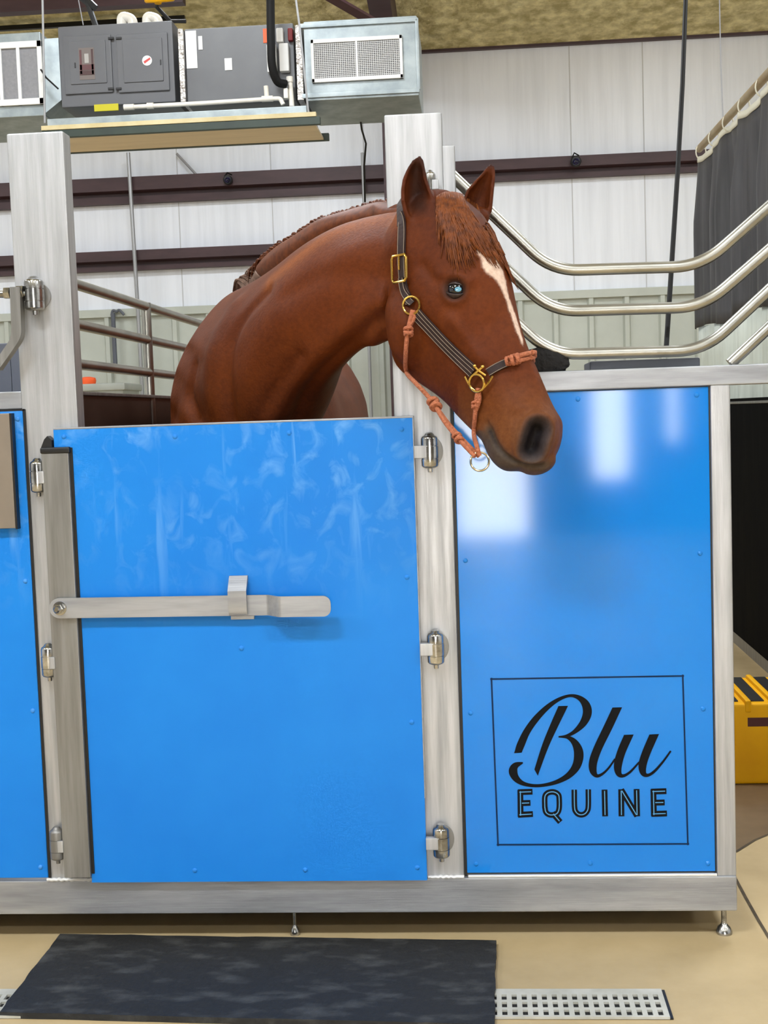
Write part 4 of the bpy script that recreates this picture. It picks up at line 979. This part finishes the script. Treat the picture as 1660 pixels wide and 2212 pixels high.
for _ in range(460):
    f = rng.random()**.8; r = ROOT[int(f*(len(ROOT)-1))]; g = min(max(f+rng.normal(0,.12),0),1); tp = TIP[int(g*(len(TIP)-1))]; ln = (.55+.5*rng.random())*(min(1, .35+f*3) if f < .25 else 1); P = []; last = None
    jx = rng.normal(0,3)
    for k in range(9):
        t = k/8*ln; x = r[0]+(tp[0]-r[0])*(t**1.25)+jx*math.sin(t*3); y = r[1]+(tp[1]-r[1])*t
        p, n_ = hit(x, y)
        if p is None:
            p = at(x, y, last.y) if last else at(x, y, -.11)
        else: p = p+n_*(.003+.008*math.sin(PI*min(t+.15,1))*(.5+.5*rng.random()))
        if last and (p-last).length > .05: p = at(x, y, last.y+max(-.025, min(.025, p.y-last.y)))
        P.append(p); last = p
    if len(P) > 3: strand(b, P, .0028, .0008, 4)
obj('forelock', b, 'forelock', horse, angle=180, label='ginger forelock between the ears')
b = bmn()
for _ in range(60):
    x, z = -.67+rng.normal(0,.025), 1.3+rng.normal(0,.02); P = [Vector(p) for p in catmull([(x,2.36,z),(x,2.45,z-.08),(x+rng.normal(0,.03),2.47,z-.4),(x+rng.normal(0,.05),2.45,z-.85)], 3)]; strand(b, P, .009, .003, 5)
obj('tail', b, 'mane', horse, angle=180)
# ------------------------------------------------------------------ halter
ht = thing('halter', 'brown leather halter with brass fittings and salmon rope on the horse head', 'halter', at(1000,750,-.2))
def on(x, y, lift=.004):
    p, n_ = hit(x, y)
    if p is None: return None
    return p+n_*lift, n_
def ribbon(bm, P, Nn, w, t=.0045):
    P = [Vector(p) for p in P]; rg = []
    for i, p in enumerate(P):
        tg = (P[min(i+1,len(P)-1)]-P[max(i-1,0)]).normalized(); n_ = (Nn[i]-tg*Nn[i].dot(tg)).normalized(); s = tg.cross(n_)
        rg.append([p+s*w/2, p+s*(w/2-.001)+n_*t, p-s*(w/2-.001)+n_*t, p-s*w/2])
    loft(bm, rg)
def strap(px, w, lift=.003, name='strap', m='leather', st=True, n=8, stitch_off=.35, parent=None):
    pts = catmull(px, n); P, Nn = [], []
    for q in pts:
        r = on(q[0], q[1], lift)
        if r: P.append(r[0]); Nn.append(r[1])
    for _ in range(4):                                             # the leather bridges small hollows
        for i in range(1, len(P)-1): Nn[i] = (Nn[i-1]+Nn[i]*2+Nn[i+1]).normalized(); P[i] = (P[i-1]+P[i]*2+P[i+1])/4
    b = bmn(); ribbon(b, P, Nn, w); o = obj(name, b, m, parent or ht)
    if st:
        b = bmn()
        for s in ((-1,1) if st is True else st):
            Q = []
            for i, p in enumerate(P):
                tg = (P[min(i+1,len(P)-1)]-P[max(i-1,0)]).normalized(); Q.append(p+tg.cross(Nn[i])*w*stitch_off*s+Nn[i]*.0047)
            tube(b, Q, .0006, 5)
        obj('stitching', b, 'stitch', o)
    return o, P, Nn
# crown and cheek strap
o_, Pc, Nc = strap([(873,462),(871,500),(870,545),(872,590),(878,630),(887,657)], .021, name='crown_strap', stitch_off=.38)
def wrap(c, u, v, a0, a1, lift, n=24):
    P, Nn = [], []
    for i in range(n+1):
        a = a0+(a1-a0)*i/n; d = (u*math.cos(a)+v*math.sin(a)).normalized(); r = bvh.ray_cast(c+d*.4, -d)
        if r[0] is not None: P.append(r[0]+r[1]*lift); Nn.append(Vector(r[1]))
    return P, Nn
i0 = 1; c = at(880,590,-.06); u = (at(872,455,-.06)-c).normalized(); v = Vector((0,-1,0))
P, Nn = wrap(c, u, v, .75, -PI*.75, .003)
b = bmn(); ribbon(b, P, Nn, .021); obj('crown_strap', b, 'leather', ht)
strap([(874,600),(879,632),(891,662)], .017, lift=.0085, name='strap_end')
# buckle
b = bmn(); bk = [(856,553),(884,550),(886,606),(858,612)]; P = []
for q in bk:
    r = on(q[0], q[1], .012); P.append(r[0])
tube(b, [p for i in range(4) for p in [P[i].lerp(P[(i+1)%4], t) for t in (.12,.5,.88)]], .0032, 8, closed=True)
tube(b, [P[0].lerp(P[1],.5), P[0].lerp(P[1],.5).lerp(P[2].lerp(P[3],.5),.55)], .0022, 8); obj('buckle', b, 'brass', ht)
# cheek piece, padded with stitching
strap([(903,678),(930,706),(960,738),(990,768),(1016,793),(1026,803)], .030, lift=.004, name='cheek_strap', st=(-1,-.35,.35,1), stitch_off=.42)
# throat ring
r = on(895,660,.011); b = bmn(); torus(b, r[0], r[1]+Vector((.1,-.4,0)), .0195, .0026, 28, 8, 1.0); obj('throat_ring', b, 'brass', ht)
# square nose fitting
b = bmn()
def fp_(x, y, l=.011):
    r = on(x, y, l); return r[0]
cR = on(1037,826,.012); nR = cR[1]; torus(b, cR[0], nR, .0185, .0028, 28, 8)
pts = [fp_(1012,812), fp_(1024,834), fp_(1040,845), fp_(1056,832), fp_(1067,813)]
tube(b, [Vector(p) for p in catmull(pts, 5)], .0026, 8)
tube(b, [fp_(1046,791,.013), fp_(1039,800,.013), fp_(1026,812,.013)], .0028, 8); tube(b, [fp_(1032,790,.013), fp_(1039,800,.013), fp_(1054,812,.013)], .0028, 8)
for q in ((1046,790),(1032,789)):
    for v in bmesh.ops.create_icosphere(b, subdivisions=2, radius=.0045)['verts']: v.co += fp_(*q, .013)
obj('nose_fitting', b, 'brass', ht)
strap([(1056,805),(1076,793),(1099,783)], .019, lift=.004, name='noseband_strap', stitch_off=.4)
# rope noseband over the nose and round to the far side
hitN = [on(x,y,.0055) for x, y in ((1096,783),(1112,778),(1130,773),(1148,769))]
NEAR = [h[0] for h in hitN if h]
ci = min(range(len(HFR)), key=lambda i: (HFR[i][0]-(at(1085,840,-.2))).length); c, d, l, _ = HFR[ci]
ns_ = [mirror(p) for p in NEAR]
c = (NEAR[-1]+ns_[-1])/2-d*.05
dd0 = (NEAR[-1]-c).normalized(); dd1 = (ns_[-1]-c).normalized(); over = []
for i in range(1,10):
    q = dd0.lerp(dd1, i/10).normalized(); r = bvh.ray_cast(c+q*.3, -q)
    if r[0] is not None: over.append(r[0]+r[1]*.0055)
for k, off in enumerate((-.0055, .0055)):
    P = [p+Vector((off*.35,0,off)) for p in NEAR+over+list(reversed(ns_))]; b = bmn(); tube(b, [Vector(p) for p in catmull(P, 3)], .0052, 10); obj('nose_rope', b, 'rope', ht)
def knot(x, y, s, P0=None, dirv=Vector((0,0,1))):
    p = P0 if P0 is not None else on(x,y,.009)[0]; b = bmn(); d_, u, v_ = frame_of(dirv)
    for j in (-1,0,1): torus(b, p+d_*j*s*.62, d_+u*.45*(1 if j else -1), s*.8, s*.42, 18, 8)
    obj('rope_knot', b, 'rope', ht)
knot(1114,778,.0105, dirv=NEAR[2]-NEAR[1]); knot(1103,780,.009, dirv=NEAR[2]-NEAR[1])
# hanging ropes
def rope_px(pts, r=.0062):
    P = []
    for x, y, Y in pts:
        if Y is None:
            h = on(x, y, .007); P.append(h[0] if h else P[-1])
        else: P.append(at(x, y, Y))
    return [Vector(p) for p in catmull(P, 5)]
ring_c = at(1037,997,-.285)
P1 = rope_px([(893,672,None),(886,690,None),(881,720,None),(878,762,None),(883,800,None),(897,826,-.19),(918,848,-.2),(938,872,-.21),(962,912,-.235),(995,952,-.265),(1027,986,-.287)])
b = bmn(); tube(b, P1, .0050, 10); obj('jaw_rope', b, 'rope', ht)
P1 = rope_px([(895,672,None),(892,690,None),(884,704,None)]); b = bmn(); tube(b, P1, .005, 10); obj('jaw_rope', b, 'rope', ht)
P1 = rope_px([(936,870,-.205),(968,914,-.228),(1000,950,-.258),(1035,985,-.283)]); b = bmn(); tube(b, P1, .005, 10); obj('jaw_rope', b, 'rope', ht)
P1 = rope_px([(1037,838,None),(1034,862,None),(1031,900,None),(1030,935,None),(1030,962,-.285),(1036,984,-.286)]); b = bmn(); tube(b, P1, .0050, 10); obj('chin_rope', b, 'rope', ht)
P1 = rope_px([(1038,838,None),(1040,862,None),(1033,885,None)]); b = bmn(); tube(b, P1, .005, 10); obj('chin_rope', b, 'rope', ht)
b = bmn(); torus(b, ring_c, (.1,-1,.1), .0195, .0024, 30, 8); obj('lead_ring', b, 'ring', ht)
dv = (at(962,912,-.235)-at(938,872,-.21))
knot(0,0,.0095, on(882,716,.008)[0]); knot(0,0,.012, at(939,873,-.21), dv); knot(0,0,.0095, at(990,946,-.262), dv); knot(0,0,.0075, at(1032,872,-.27) if not on(1032,872) else on(1032,874,.008)[0])
# far side of the halter, mirrored through the head
for px_, w in (([(903,678),(960,738),(1016,793),(1026,803)], .03),([(878,600),(887,657),(903,678)], .02)):
    P, Nn = [], []
    for q in catmull(px_, 6):
        h = on(q[0], q[1], .0)
        if h:
            m_ = mirror(h[0]); r = bvh.find_nearest(m_); P.append(r[0]+r[1]*.004); Nn.append(Vector(r[1]))
    b = bmn(); ribbon(b, P, Nn, w); obj('cheek_strap', b, 'leather', ht)
# ------------------------------------------------------------------ light
W = bpy.data.worlds.new('world'); SC.world = W; W.use_nodes = True
bgn = W.node_tree.nodes['Background']; bgn.inputs[0].default_value = (1,.985,.96,1); bgn.inputs[1].default_value = 34.0
def lamp(x, y, z, sx, sy, e, col=(.91,.97,1.04)):
    l = bpy.data.lights.new('ceiling_light', 'AREA'); l.shape = 'RECTANGLE'; l.size = sx; l.size_y = sy; l.energy = e; l.color = col
    o = bpy.data.objects.new('ceiling_light', l); COL.objects.link(o); o.location = (x,y,z); return o
for y, e in ((-6.5,110),(-3.2,205),(1.6,130),(5.0,85)):
    for x, f in ((-5.5,1),(-1.6,1.25),(2.0,.8),(5.8,.9)): lamp(x, y, 4.75, 1.2, .5, e*f)
SC.view_settings.view_transform = 'Standard'; SC.view_settings.look = 'None'; SC.view_settings.gamma = 1.0; SC.view_settings.use_curve_mapping = False
SC.view_settings.exposure = -.42
